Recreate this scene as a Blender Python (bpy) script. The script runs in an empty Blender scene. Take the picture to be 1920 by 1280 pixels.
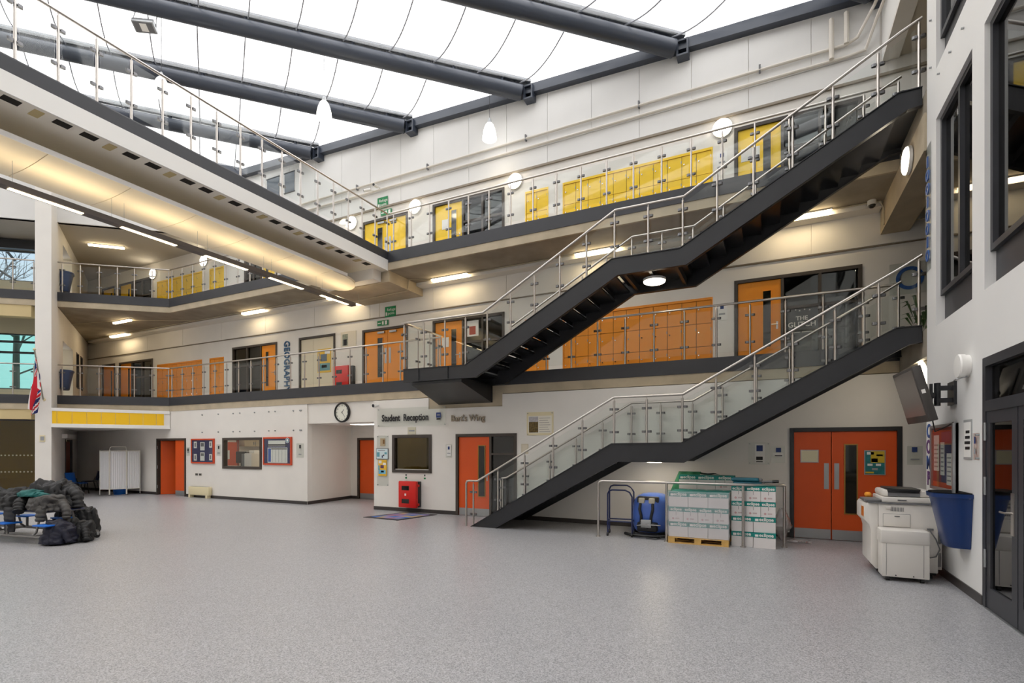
import bpy, bmesh, math, random
from mathutils import Matrix, Vector, noise
random.seed(7)
PI = math.pi
scn = bpy.context.scene
COL = scn.collection

# ------------------------------------------------------------------ camera
CAMH = 1.76
cam_d = bpy.data.cameras.new('camera')
cam = bpy.data.objects.new('camera', cam_d)
COL.objects.link(cam)
cam_d.sensor_fit = 'HORIZONTAL'
cam_d.sensor_width = 36.0
cam_d.lens = 36.0 * 970.0 / 1920.0
cam_d.shift_y = (841.0 - 640.0) / 1920.0
cam_d.clip_start = 0.05
cam_d.clip_end = 300
cam.location = (0, 0, CAMH)
cam.rotation_euler = (PI / 2, 0, math.radians(26.447))
scn.camera = cam

# ------------------------------------------------------------------ world: even overcast sky
SKY = 2.6
w = bpy.data.worlds.new('overcast')
scn.world = w
w.use_nodes = True
bg = w.node_tree.nodes['Background']
bg.inputs[0].default_value = (1.0, 0.985, 0.972, 1)
bg.inputs[1].default_value = SKY

scn.view_settings.view_transform = 'Standard'
scn.view_settings.look = 'None'
scn.view_settings.exposure = 0.56
scn.view_settings.gamma = 1.0
scn.view_settings.use_curve_mapping = False
scn.cycles.use_denoising = True
scn.cycles.max_bounces = 10
scn.cycles.diffuse_bounces = 5
scn.cycles.glossy_bounces = 4
scn.cycles.transmission_bounces = 6
scn.cycles.transparent_max_bounces = 24
scn.cycles.caustics_reflective = False
scn.cycles.caustics_refractive = False
scn.cycles.sample_clamp_indirect = 6.0
LAMP = 1.1          # overall strength of the electric lamps

# ------------------------------------------------------------------ materials
def lin(c):
    r = []
    for v in c[:3]:
        v = v / 255.0
        r.append(v / 12.92 if v <= 0.04045 else ((v + 0.055) / 1.055) ** 2.4)
    return (r[0], r[1], r[2], 1.0)

MATS = {}
def mat(name, col, rough=0.5, metal=0.0, var=0.0, scale=3.0, bump=0.0, bscale=40.0, spec=0.5, coat=0.0, detail=4.0):
    if name in MATS:
        return MATS[name]
    m = bpy.data.materials.new(name)
    m.use_nodes = True
    nt = m.node_tree
    b = nt.nodes['Principled BSDF']
    c = lin(col)
    b.inputs['Base Color'].default_value = c
    b.inputs['Roughness'].default_value = rough
    b.inputs['Metallic'].default_value = metal
    b.inputs['Specular IOR Level'].default_value = spec
    if coat:
        b.inputs['Coat Weight'].default_value = coat
        b.inputs['Coat Roughness'].default_value = 0.15
    m.diffuse_color = c
    if var or bump:
        tc = nt.nodes.new('ShaderNodeTexCoord')
        if var:
            n = nt.nodes.new('ShaderNodeTexNoise')
            n.inputs['Scale'].default_value = scale
            n.inputs['Detail'].default_value = detail
            nt.links.new(tc.outputs['Object'], n.inputs['Vector'])
            cr = nt.nodes.new('ShaderNodeValToRGB')
            cr.color_ramp.elements[0].position = 0.3
            cr.color_ramp.elements[1].position = 0.7
            lo, hi = 1 - var, 1 + var * 0.6
            cr.color_ramp.elements[0].color = (c[0] * lo, c[1] * lo, c[2] * lo, 1)
            cr.color_ramp.elements[1].color = (min(1, c[0] * hi), min(1, c[1] * hi), min(1, c[2] * hi), 1)
            nt.links.new(n.outputs['Fac'], cr.inputs['Fac'])
            nt.links.new(cr.outputs['Color'], b.inputs['Base Color'])
        if bump:
            n2 = nt.nodes.new('ShaderNodeTexNoise')
            n2.inputs['Scale'].default_value = bscale
            n2.inputs['Detail'].default_value = 3.0
            nt.links.new(tc.outputs['Object'], n2.inputs['Vector'])
            bp = nt.nodes.new('ShaderNodeBump')
            bp.inputs['Strength'].default_value = bump
            bp.inputs['Distance'].default_value = 0.02
            nt.links.new(n2.outputs['Fac'], bp.inputs['Height'])
            nt.links.new(bp.outputs['Normal'], b.inputs['Normal'])
    MATS[name] = m
    return m

def emis(name, col, strength):
    m = bpy.data.materials.new(name)
    m.use_nodes = True
    nt = m.node_tree
    nt.nodes.remove(nt.nodes['Principled BSDF'])
    e = nt.nodes.new('ShaderNodeEmission')
    e.inputs['Color'].default_value = lin(col)
    e.inputs['Strength'].default_value = strength
    nt.links.new(e.outputs[0], nt.nodes['Material Output'].inputs[0])
    MATS[name] = m
    return m

def glass(name, tint, ior=1.45, rough=0.02, reflect=1.0, body=None, bodyamt=0.0):
    """thin pane: clear transmission plus mirror reflection by Fresnel"""
    m = bpy.data.materials.new(name)
    m.use_nodes = True
    nt = m.node_tree
    nt.nodes.remove(nt.nodes['Principled BSDF'])
    t = nt.nodes.new('ShaderNodeBsdfTransparent')
    t.inputs['Color'].default_value = (tint[0], tint[1], tint[2], 1)
    g = nt.nodes.new('ShaderNodeBsdfGlossy')
    g.inputs['Roughness'].default_value = rough
    g.inputs['Color'].default_value = (reflect, reflect, reflect, 1)
    lw = nt.nodes.new('ShaderNodeLayerWeight')
    lw.inputs['Blend'].default_value = 0.5
    pw = nt.nodes.new('ShaderNodeMath'); pw.operation = 'POWER'; pw.inputs[1].default_value = 5.0
    f0 = ((ior - 1) / (ior + 1)) ** 2
    ma = nt.nodes.new('ShaderNodeMath'); ma.operation = 'MULTIPLY_ADD'; ma.inputs[1].default_value = 1 - f0; ma.inputs[2].default_value = f0
    nt.links.new(lw.outputs['Facing'], pw.inputs[0])
    nt.links.new(pw.outputs[0], ma.inputs[0])
    mx = nt.nodes.new('ShaderNodeMixShader')
    nt.links.new(ma.outputs[0], mx.inputs[0])
    src = t
    if body:
        d = nt.nodes.new('ShaderNodeBsdfDiffuse')
        d.inputs['Color'].default_value = lin(body)
        m2 = nt.nodes.new('ShaderNodeMixShader')
        m2.inputs[0].default_value = bodyamt
        nt.links.new(t.outputs[0], m2.inputs[1])
        nt.links.new(d.outputs[0], m2.inputs[2])
        src = m2
    nt.links.new(src.outputs[0], mx.inputs[1])
    nt.links.new(g.outputs[0], mx.inputs[2])
    nt.links.new(mx.outputs[0], nt.nodes['Material Output'].inputs[0])
    MATS[name] = m
    return m

white = mat('white plaster', (232, 228, 222), 0.75, var=0.03, scale=1.5, bump=0.05, bscale=90)
white_cool = mat('white board', (230, 229, 227), 0.6, var=0.025, scale=1.2)
white_paint = mat('white painted steel', (236, 234, 230), 0.45)
concrete = mat('exposed concrete', (186, 172, 148), 0.85, var=0.16, scale=2.2, bump=0.15, bscale=25, detail=8)
concrete_s = mat('shaded concrete soffit', (152, 143, 128), 0.8, var=0.22, scale=1.6, bump=0.15, bscale=18, detail=9)  # darker copy of the concrete, with the soffit's shade put into its colour
anth = mat('anthracite steel', (52, 53, 58), 0.42, var=0.08, scale=4)
black_steel = mat('black painted steel', (38, 39, 43), 0.38, var=0.1, scale=5)
frame_dk = mat('dark grey frame', (58, 56, 58), 0.45)
frame_br = mat('umber frame', (66, 58, 52), 0.5)
steel = mat('brushed stainless', (196, 190, 184), 0.28, 1.0, var=0.05, scale=20)
clampm = mat('dull stainless clamp', (120, 120, 122), 0.35, 1.0)
chrome = mat('chrome', (215, 215, 215), 0.15, 1.0)
gal = mat('galvanised', (170, 172, 174), 0.45, 0.9)
glass_rail = glass('balustrade glass', (0.972, 0.986, 0.98), ior=1.42, reflect=0.75)
glass_win = glass('window glass', (0.50, 0.55, 0.55), ior=1.6)
glass_dark = glass('tinted glass', (0.17, 0.18, 0.18), ior=1.65)
glass_clear = glass('clear acrylic', (0.95, 0.96, 0.95), ior=1.45)
glass_olive = glass('olive tinted glass', (0.62, 0.55, 0.28), ior=1.5)
org0 = mat('burnt orange laminate', (222, 84, 14), 0.45, var=0.04, scale=2)
org1 = mat('orange laminate', (238, 146, 12), 0.42, var=0.04, scale=2)
yel2 = mat('yellow laminate', (250, 206, 24), 0.42, var=0.03, scale=2)
brownd = mat('brown laminate', (140, 62, 30), 0.45, var=0.06, scale=3)
skirt = mat('dark vinyl skirting', (58, 53, 51), 0.4)
brass = mat('brass bead', (170, 130, 70), 0.35, 0.8)
blackp = mat('black plastic', (24, 24, 26), 0.4)
greyp = mat('grey plastic', (110, 110, 112), 0.45)
cream = mat('cream plastic', (226, 214, 176), 0.5)
copier_w = mat('office white plastic', (222, 217, 210), 0.42, var=0.02, scale=3)
bluep = mat('blue bin plastic', (14, 48, 104), 0.28, var=0.04, scale=3)
seatb = mat('bright blue plastic', (18, 104, 204), 0.35)
navy = mat('navy felt', (42, 44, 96), 0.9)
redf = mat('orange red frame', (206, 74, 36), 0.5)
redbox = mat('signal red plastic', (214, 26, 18), 0.32)
greens = mat('safety green', (0, 128, 72), 0.5)
paper = mat('white paper', (236, 234, 230), 0.7)
paperb = mat('grey print', (150, 152, 156), 0.7)
ink = mat('black print', (28, 28, 30), 0.6)
inkb = mat('blue print', (40, 62, 120), 0.6)
teal = mat('teal print', (10, 134, 126), 0.5)
lamp_w = emis('batten diffuser', (255, 230, 184), 14.0 * LAMP)
lamp_d = emis('disc diffuser', (255, 240, 212), 12.0 * LAMP)
lamp_p = emis('pendant bulb', (255, 236, 200), 60.0 * LAMP)
lamp_up = emis('luminaire tube', (255, 230, 186), 6.0 * LAMP)
lamp_rec = emis('recess diffuser', (255, 246, 232), 3.0 * LAMP)
lamp_room = emis('room lamp', (255, 240, 214), 6.0 * LAMP)

def floor_mat():
    m = bpy.data.materials.new('speckled grey vinyl')
    m.use_nodes = True
    nt = m.node_tree
    b = nt.nodes['Principled BSDF']
    tc = nt.nodes.new('ShaderNodeTexCoord')
    n1 = nt.nodes.new('ShaderNodeTexNoise'); n1.inputs['Scale'].default_value = 88; n1.inputs['Detail'].default_value = 3; n1.inputs['Roughness'].default_value = 0.7
    n2 = nt.nodes.new('ShaderNodeTexNoise'); n2.inputs['Scale'].default_value = 0.6; n2.inputs['Detail'].default_value = 4
    cr = nt.nodes.new('ShaderNodeValToRGB')
    e = cr.color_ramp.elements
    e[0].position = 0.34; e[0].color = lin((114, 114, 118))
    e[1].position = 0.64; e[1].color = lin((194, 194, 198))
    x = e.new(0.48); x.color = lin((160, 160, 163))
    cr2 = nt.nodes.new('ShaderNodeValToRGB')
    cr2.color_ramp.elements[0].color = (0.93, 0.93, 0.93, 1)
    cr2.color_ramp.elements[1].color = (1.04, 1.03, 1.02, 1)
    mx = nt.nodes.new('ShaderNodeMixRGB'); mx.blend_type = 'MULTIPLY'; mx.inputs[0].default_value = 1
    nt.links.new(tc.outputs['Object'], n1.inputs['Vector'])
    nt.links.new(tc.outputs['Object'], n2.inputs['Vector'])
    nt.links.new(n1.outputs['Fac'], cr.inputs['Fac'])
    nt.links.new(n2.outputs['Fac'], cr2.inputs['Fac'])
    nt.links.new(cr.outputs['Color'], mx.inputs[1])
    nt.links.new(cr2.outputs['Color'], mx.inputs[2])
    nt.links.new(mx.outputs['Color'], b.inputs['Base Color'])
    b.inputs['Roughness'].default_value = 0.34
    b.inputs['Specular IOR Level'].default_value = 0.45
    bp = nt.nodes.new('ShaderNodeBump'); bp.inputs['Strength'].default_value = 0.08; bp.inputs['Distance'].default_value = 0.01
    nt.links.new(n1.outputs['Fac'], bp.inputs['Height'])
    nt.links.new(bp.outputs['Normal'], b.inputs['Normal'])
    return m
vinyl = floor_mat()

def cushion_mat():
    """ETFE foil: mostly clear, some milky scattering, streaks of dirt"""
    m = bpy.data.materials.new('etfe foil')
    m.use_nodes = True
    nt = m.node_tree
    nt.nodes.remove(nt.nodes['Principled BSDF'])
    tc = nt.nodes.new('ShaderNodeTexCoord')
    mp = nt.nodes.new('ShaderNodeMapping'); mp.inputs['Scale'].default_value = (0.5, 1.6, 1.0); mp.inputs['Rotation'].default_value = (0, 0, 0.6)
    n = nt.nodes.new('ShaderNodeTexNoise'); n.inputs['Scale'].default_value = 1.6; n.inputs['Detail'].default_value = 9; n.inputs['Roughness'].default_value = 0.68
    nt.links.new(tc.outputs['Object'], mp.inputs['Vector'])
    nt.links.new(mp.outputs['Vector'], n.inputs['Vector'])
    cr = nt.nodes.new('ShaderNodeValToRGB')
    cr.color_ramp.elements[0].position = 0.33; cr.color_ramp.elements[0].color = (0.30, 0.31, 0.33, 1)
    cr.color_ramp.elements[1].position = 0.50; cr.color_ramp.elements[1].color = (0.80, 0.80, 0.80, 1)
    nt.links.new(n.outputs['Fac'], cr.inputs['Fac'])
    t = nt.nodes.new('ShaderNodeBsdfTransparent')
    nt.links.new(cr.outputs['Color'], t.inputs['Color'])
    d = nt.nodes.new('ShaderNodeBsdfTranslucent')
    d.inputs['Color'].default_value = (0.86, 0.88, 0.9, 1)
    mx = nt.nodes.new('ShaderNodeMixShader'); mx.inputs[0].default_value = 0.16
    nt.links.new(t.outputs[0], mx.inputs[1]); nt.links.new(d.outputs[0], mx.inputs[2])
    nt.links.new(mx.outputs[0], nt.nodes['Material Output'].inputs[0])
    return m
etfe = cushion_mat()

# ------------------------------------------------------------------ geometry builder
class Geo:
    def __init__(s):
        s.v = []; s.f = []; s.m = []
    def add(s, vs, fs, mi=0):
        o = len(s.v)
        s.v += [Vector(p) for p in vs]
        for f in fs:
            s.f.append([i + o for i in f]); s.m.append(mi)
        return s
    def box(s, x0, x1, y0, y1, z0, z1, mi=0):
        vs = [(x0, y0, z0), (x1, y0, z0), (x1, y1, z0), (x0, y1, z0), (x0, y0, z1), (x1, y0, z1), (x1, y1, z1), (x0, y1, z1)]
        return s.add(vs, [(0, 3, 2, 1), (4, 5, 6, 7), (0, 1, 5, 4), (1, 2, 6, 5), (2, 3, 7, 6), (3, 0, 4, 7)], mi)
    def prism(s, poly, axis, a0, a1, mi=0):
        n = len(poly)
        def P(u, w, a):
            return (a, u, w) if axis == 'x' else ((u, a, w) if axis == 'y' else (u, w, a))
        vs = [P(u, w_, a0) for u, w_ in poly] + [P(u, w_, a1) for u, w_ in poly]
        fs = [list(range(n))[::-1], list(range(n, 2 * n))] + [(i, (i + 1) % n, n + (i + 1) % n, n + i) for i in range(n)]
        return s.add(vs, fs, mi)
    def cyl(s, p0, p1, r, n=12, r1=None, mi=0):
        p0 = Vector(p0); p1 = Vector(p1); r1 = r if r1 is None else r1
        d = (p1 - p0).normalized()
        a = d.orthogonal().normalized(); b = d.cross(a)
        vs = []
        for p, rr in ((p0, r), (p1, r1)):
            for i in range(n):
                t = 2 * PI * i / n
                vs.append(p + a * (rr * math.cos(t)) + b * (rr * math.sin(t)))
        fs = [[n - 1 - i for i in range(n)], [n + i for i in range(n)]]
        fs += [(i, (i + 1) % n, n + (i + 1) % n, n + i) for i in range(n)]
        return s.add(vs, fs, mi)
    def tube(s, pts, r, n=10, mi=0):
        pts = [Vector(p) for p in pts]
        vs = []; N = len(pts)
        ref = None
        for k, p in enumerate(pts):
            if k == 0: d = pts[1] - p
            elif k == N - 1: d = p - pts[k - 1]
            else: d = (p - pts[k - 1]).normalized() + (pts[k + 1] - p).normalized()
            if d.length < 1e-6: d = pts[k] - pts[k - 1]
            d.normalize()
            if ref is None:
                ref = d.orthogonal().normalized()
            a = (ref - d * ref.dot(d))
            if a.length < 1e-4: a = d.orthogonal()
            a.normalize(); ref = a
            b = d.cross(a)
            rr = r[k] if isinstance(r, (list, tuple)) else r
            sc = 1.0
            for i in range(n):
                t = 2 * PI * i / n
                vs.append(p + (a * math.cos(t) + b * math.sin(t)) * rr * sc)
        fs = [[n - 1 - i for i in range(n)], [(N - 1) * n + i for i in range(n)]]
        for k in range(N - 1):
            for i in range(n):
                j = (i + 1) % n
                fs.append((k * n + i, k * n + j, (k + 1) * n + j, (k + 1) * n + i))
        return s.add(vs, fs, mi)
    def lathe(s, prof, c=(0, 0, 0), n=24, mi=0, axis='z', closed=False):
        vs = []
        for r, h in prof:
            for i in range(n):
                t = 2 * PI * i / n
                x, y = r * math.cos(t), r * math.sin(t)
                p = (x, y, h) if axis == 'z' else ((x, -h, y) if axis == 'y' else (-h, x, y))
                vs.append((p[0] + c[0], p[1] + c[1], p[2] + c[2]))
        fs = []
        for k in range(len(prof) - 1):
            for i in range(n):
                j = (i + 1) % n
                fs.append((k * n + i, k * n + j, (k + 1) * n + j, (k + 1) * n + i))
        if not closed:
            fs.append([n - 1 - i for i in range(n)])
            fs.append([(len(prof) - 1) * n + i for i in range(n)])
        return s.add(vs, fs, mi)
    def grid(s, fn, nu, nv, mi=0):
        vs = [fn(i / nu, j / nv) for i in range(nu + 1) for j in range(nv + 1)]
        fs = []
        for i in range(nu):
            for j in range(nv):
                a = i * (nv + 1) + j
                fs.append((a, a + nv + 1, a + nv + 2, a + 1))
        return s.add(vs, fs, mi)
    def xf(s, M):
        s.v = [M @ p for p in s.v]
        return s

WM = {}
def wm(o):
    return WM.get(o.name, Matrix())

def props(o, label=None, cat=None, group=None, kind=None):
    if label: o['label'] = label
    if cat: o['category'] = cat
    if group: o['group'] = group
    if kind: o['kind'] = kind

def place(o, W, parent=None):
    COL.objects.link(o)
    WM[o.name] = W
    if parent is not None:
        o.parent = parent
        o.matrix_basis = wm(parent).inverted() @ W
    else:
        o.matrix_basis = W
    return o

def mesh_of(name, g, mats, smooth=True, bevel=0.0, bseg=2, angle=35):
    me = bpy.data.meshes.new(name)
    me.from_pydata([tuple(p) for p in g.v], [], g.f)
    if not isinstance(mats, (list, tuple)): mats = [mats]
    for m_ in mats: me.materials.append(m_)
    if len(mats) > 1:
        me.polygons.foreach_set('material_index', g.m)
    bm = bmesh.new(); bm.from_mesh(me)
    if bevel > 0:
        es = [e for e in bm.edges if len(e.link_faces) == 2 and e.calc_face_angle(0) > 0.5]
        bmesh.ops.bevel(bm, geom=es, offset=bevel, segments=bseg, profile=0.5, affect='EDGES', clamp_overlap=True)
    bmesh.ops.recalc_face_normals(bm, faces=bm.faces)
    bm.to_mesh(me); bm.free()
    if smooth:
        me.polygons.foreach_set('use_smooth', [True] * len(me.polygons))
        me.set_sharp_from_angle(angle=math.radians(angle))
    me.update()
    return me

def mk(name, g, mats, parent=None, label=None, cat=None, group=None, kind=None, **kw):
    """geometry given in world coordinates; the origin goes to the middle of its base"""
    lo = Vector((min(p.x for p in g.v), min(p.y for p in g.v), min(p.z for p in g.v)))
    hi = Vector((max(p.x for p in g.v), max(p.y for p in g.v), max(p.z for p in g.v)))
    c = Vector(((lo.x + hi.x) / 2, (lo.y + hi.y) / 2, lo.z))
    g.v = [p - c for p in g.v]
    me = mesh_of(name, g, mats, **kw)
    o = bpy.data.objects.new(name, me)
    place(o, Matrix.Translation(c), parent)
    props(o, label, cat, group, kind)
    return o

def inst(name, me, W, parent=None, label=None, cat=None, group=None, kind=None):
    o = bpy.data.objects.new(name, me)
    if not isinstance(W, Matrix): W = Matrix.Translation(Vector(W))
    place(o, W, parent)
    props(o, label, cat, group, kind)
    return o

def empty(name, loc, label=None, cat=None, group=None, kind=None, rz=0.0, parent=None):
    o = bpy.data.objects.new(name, None)
    o.empty_display_size = 0.2
    place(o, Matrix.Translation(Vector(loc)) @ Matrix.Rotation(rz, 4, 'Z'), parent)
    props(o, label, cat, group, kind)
    return o

def bx(name, x0, x1, y0, y1, z0, z1, m, parent=None, bevel=0.0, **kw):
    return mk(name, Geo().box(min(x0, x1), max(x0, x1), min(y0, y1), max(y0, y1), min(z0, z1), max(z0, z1)), m, parent, bevel=bevel, smooth=bevel > 0, **kw)

WALL_Y = Matrix.Rotation(PI / 2, 4, 'X')                                     # reads on a wall that faces -Y
WALL_X = Matrix.Rotation(-PI / 2, 4, 'Z') @ Matrix.Rotation(PI / 2, 4, 'X')  # reads on a wall that faces -X
def text(name, body, size, W, m, parent=None, depth=0.002, bold=0.0, align='LEFT', sx=1.0, **kw):
    cu = bpy.data.curves.new(name, 'FONT')
    cu.body = body; cu.size = size; cu.extrude = depth; cu.offset = bold
    cu.align_x = align; cu.resolution_u = 3
    t = bpy.data.objects.new('tmp', cu)
    COL.objects.link(t)
    dg = bpy.context.evaluated_depsgraph_get()
    me = bpy.data.meshes.new_from_object(t.evaluated_get(dg))
    bpy.data.objects.remove(t); bpy.data.curves.remove(cu)
    me.name = name
    me.materials.clear(); me.materials.append(m)
    if sx != 1.0:
        for v_ in me.vertices: v_.co.x *= sx
    o = bpy.data.objects.new(name, me)
    place(o, W, parent)
    props(o, **kw)
    return o

def holes_wall(u0, u1, z0, z1, t0, t1, holes, axis='y'):
    """a wall in the u-z plane, thickness t0..t1, with rectangular openings; one closed shell"""
    us = sorted(set([u0, u1] + [h for q in holes for h in (q[0], q[1]) if u0 < h < u1]))
    zs = sorted(set([z0, z1] + [h for q in holes for h in (q[2], q[3]) if z0 < h < z1]))
    solid = set()
    for i in range(len(us) - 1):
        for j in range(len(zs) - 1):
            cu, cz = (us[i] + us[i + 1]) / 2, (zs[j] + zs[j + 1]) / 2
            if not any(q[0] < cu < q[1] and q[2] < cz < q[3] for q in holes): solid.add((i, j))
    g = Geo(); vid = {}
    def V(i, j, k):
        if (i, j, k) not in vid:
            vid[(i, j, k)] = len(g.v)
            t = (t0, t1)[k]
            g.v.append(Vector((us[i], t, zs[j])) if axis == 'y' else Vector((t, us[i], zs[j])))
        return vid[(i, j, k)]
    def F(*c):
        g.f.append([V(*q) for q in c]); g.m.append(0)
    for i, j in solid:
        F((i, j, 0), (i + 1, j, 0), (i + 1, j + 1, 0), (i, j + 1, 0))
        F((i, j, 1), (i, j + 1, 1), (i + 1, j + 1, 1), (i + 1, j, 1))
        if (i - 1, j) not in solid: F((i, j, 0), (i, j + 1, 0), (i, j + 1, 1), (i, j, 1))
        if (i + 1, j) not in solid: F((i + 1, j, 0), (i + 1, j, 1), (i + 1, j + 1, 1), (i + 1, j + 1, 0))
        if (i, j - 1) not in solid: F((i, j, 0), (i, j, 1), (i + 1, j, 1), (i + 1, j, 0))
        if (i, j + 1) not in solid: F((i, j + 1, 0), (i + 1, j + 1, 0), (i + 1, j + 1, 1), (i, j + 1, 1))
    return g

# ================================================================== THE SETTING
YW = 11.73      # face of the ground floor wall and of the walkway edges
YU = 13.40      # face of the upper back wall
XR = 2.15       # face of the right wall
F1, F2 = 3.60, 7.25
P0 = (-20.28, 11.73)
FD = (-0.7657, -0.6432)
def FP(u, off=0.0):
    """point on the slanting left front, u metres from the fold; off = towards the hall"""
    return (P0[0] + FD[0] * u - off * FD[1], P0[1] + FD[1] * u + off * FD[0])
def roof_z(x, y):
    return 12.2 - 0.045 * (x + 13.8) - 0.169 * (y - 13.4)

floor = mk('floor', Geo().box(-34, 6.2, -8.2, 17.2, -0.12, 0.0), vinyl, kind='structure', smooth=False)

# ---- ground floor back wall, left of the recess
door_L = (-21.09, -19.26)
hatch = (-17.16, -15.15, 1.07, 2.14)
WB = mk('wall_back', holes_wall(-27.4, -13.05, 0, 3.17, YW, YW + 0.18, [(door_L[0], door_L[1], 0, 2.15), hatch]), white, kind='structure', smooth=False)
# ---- recess with the inner door
rec = empty('wall_recess', (-11.7, 12.8, 0), kind='structure')
mk('side_wall', Geo().prism([(-13.04, YW + 0.002), (-13.30, 13.9), (-13.6, 13.9), (-13.3, YW + 0.19), (-13.051, YW + 0.19), (-13.051, YW + 0.002)], 'z', 0, 2.9), white, rec, smooth=False)
bx('side_wall', -10.28, -10.1, YW + 0.18, 13.9, 0, 2.9, white, rec)
mk('back_panel', holes_wall(-13.4, -10.1, 0, 2.9, 13.9, 14.0, [(-12.99, -11.6, 0, 2.14)]), white, rec, smooth=False)
bx('ceiling_panel', -13.4, -10.1, YW + 0.2, 14.0, 2.55, 2.6, white, rec)
bx('header', -13.05, -10.28, YW + 0.04, YW + 0.2, 2.55, 3.17, white, rec)
bx('room_end', -13.4, -10.1, 15.2, 15.3, 0, 2.9, white, rec)
# ---- reception wall and the wall under the stairs, slightly proud
WR = YW - 0.06
holes_r = [(-9.6, -8.25, 1.09, 2.15), (-7.47, -5.67, 0, 2.15), (0.36, 2.18, 0, 2.17), (-8.36, -6.08, 2.845, 3.2)]
mk('wall_reception', holes_wall(-10.28, 6.0, 0, 3.15, WR, YW + 0.16, holes_r), white, kind='structure', smooth=False)
bx('wall_notch', -8.36, -6.08, WR + 0.04, YW + 0.16, 2.845, 3.2, concrete, kind='structure')

# ---- skirtings
sk = [(-19.26, -13.05, YW), (-10.28, -7.47, WR), (-5.67, 0.36, WR), (2.18, 6.0, WR), (-27.2, -21.09, YW)]
for a_, b_, y_ in sk:
    bx('baseboard_back', a_, b_, y_ - 0.015, y_, 0, 0.1, skirt, kind='structure')
mk('baseboard_recess', Geo().prism([(-13.04, YW), (-13.3, 13.9), (-13.28, 13.9), (-13.02, YW)], 'z', 0, 0.1), skirt, kind='structure', smooth=False)
bx('baseboard_recess', -13.3, -12.99, 13.885, 13.9, 0, 0.1, skirt, kind='structure')

# ---- upper back wall, one storey at a time
L1_holes = [(-28.5, -27.4, F1, 5.75), (-27.04, -24.38, F1, 5.75), (-19.01, -16.46, F1, 5.75), (-15.31, -13.54, F1, 5.78),
            (-12.3, -10.4, F1, 5.75), (-9.43, -6.91, F1, 5.75), (-0.75, 1.8, F1, 5.75),
            (-24.06, -20.93, F1, 5.44), (-20.44, -19.54, F1, 5.42), (-6.24, -5.53, F1, 5.43), (-5.1, -1.23, F1, 5.44)]
mk('wall_back_upper', holes_wall(-30.2, 6.0, F1, 6.95, YU, YU + 0.2, L1_holes), white, kind='structure', smooth=False)
dz = 3.64
L2_holes = [(-28.5, -27.4, F2, 9.38), (-27.04, -24.38, F2, 9.38), (-18.3, -16.46, F2, 9.38), (-12.3, -10.4, F2, 9.38),
            (-9.43, -6.91, F2, 9.38), (-0.75, 1.8, F2, 9.38),
            (-24.06, -20.93, F2, 9.08), (-20.44, -19.54, F2, 9.08), (-6.24, -5.53, F2, 9.08), (-5.1, -1.23, F2, 9.08)]
w2 = mk('wall_back_upper', holes_wall(-30.2, 6.0, F2, 9.72, YU, YU + 0.2, L2_holes), white, kind='structure', smooth=False)
w3 = mk('wall_back_top', Geo().prism([(-30.2, 9.72), (6.0, 9.72), (6.0, 10.2), (XR, roof_z(XR, YU) - 0.02), (-18.3, roof_z(-18.3, YU) - 0.02), (-30.2, 10.2)], 'y', YU + 0.02, YU + 0.2),
        white, kind='structure', smooth=False)
# boards on the top of the wall: wide ones in a low band, narrow tall ones above
x = 2.12
while x > -18.2:
    x1 = max(x - 1.28, -18.25)
    g = Geo().prism([(x1 + 0.006, 10.26), (x - 0.006, 10.26), (x - 0.006, roof_z(x, YU) - 0.05), (x1 + 0.006, roof_z(x1, YU) - 0.05)], 'y', YU - 0.005, YU + 0.02)
    mk('panel', g, white_cool, w3, smooth=False)
    x = x1
x = 2.12
while x > -18.2:
    x1 = max(x - 2.56, -18.25)
    bx('panel', x1 + 0.006, x - 0.006, YU - 0.005, YU + 0.02, 9.76, 10.25, white_cool, w3)
    x = x1
w1b = bx('wall_back_band', -29.8, 6.0, YU - 0.002, YU + 0.01, 6.12, 6.8, white, kind='structure')
x = 3.4
while x > -29.6:
    x1 = max(x - 2.56, -29.7)
    bx('panel', x1 + 0.007, x - 0.007, YU - 0.02, YU - 0.002, 6.12, 6.8, white, w1b)
    x = x1
bx('trim_1', -29.8, 6.0, YU - 0.03, YU - 0.001, 6.08, 6.105, mat('shadow joint', (120, 108, 92), 0.7), kind='structure')
bx('trim_2', -18.3, 6.0, YU - 0.05, YU - 0.001, 9.69, 9.745, mat('shadow bead', (150, 140, 126), 0.7), kind='structure')
# plaster margin below the soffit, along the wall
bx('trim_3', -29.0, XR - 0.05, YU - 0.36, YU - 0.02, 6.80, 6.9, white, kind='structure')

# ---- closing walls of the rooms behind, outer shell
shell = empty('wall_outer', (-14, 17, 0), kind='structure')
grey_room = mat('grey room paint', (150, 152, 150), 0.8)
bx('end_wall', -30.4, -30.2, 13.6, 17.0, 0, 10.3, grey_room, shell)
bx('rear_wall', -30.4, 6.2, 17.0, 17.2, 0, 10.3, grey_room, shell)
bx('end_wall', 6.0, 6.2, -8.2, 17.0, 0, 10.3, grey_room, shell)
bx('roof_slab', -30.4, 6.2, YU + 0.21, 17.2, 10.1, 10.3, white, shell)
bx('partition', -23.4, -23.2, YW + 0.2, 17, 0, 3.1, grey_room, shell)
bx('partition', -19.2, -19.1, YW + 0.2, 17, 0, 3.1, white, shell)
bx('partition', -14.7, -14.6, YW + 0.2, 17, 0, 3.1, white, shell)
bx('partition', -7.9, -7.8, YW + 0.2, 17, 0, 3.1, grey_room, shell)
bx('partition', -19.1, -14.7, 14.8, 14.9, 0, 3.1, white, shell)
bx('partition', -10.05, -7.9, 14.4, 14.5, 0, 3.1, mat('ochre room paint', (190, 160, 70), 0.8), shell)

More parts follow.
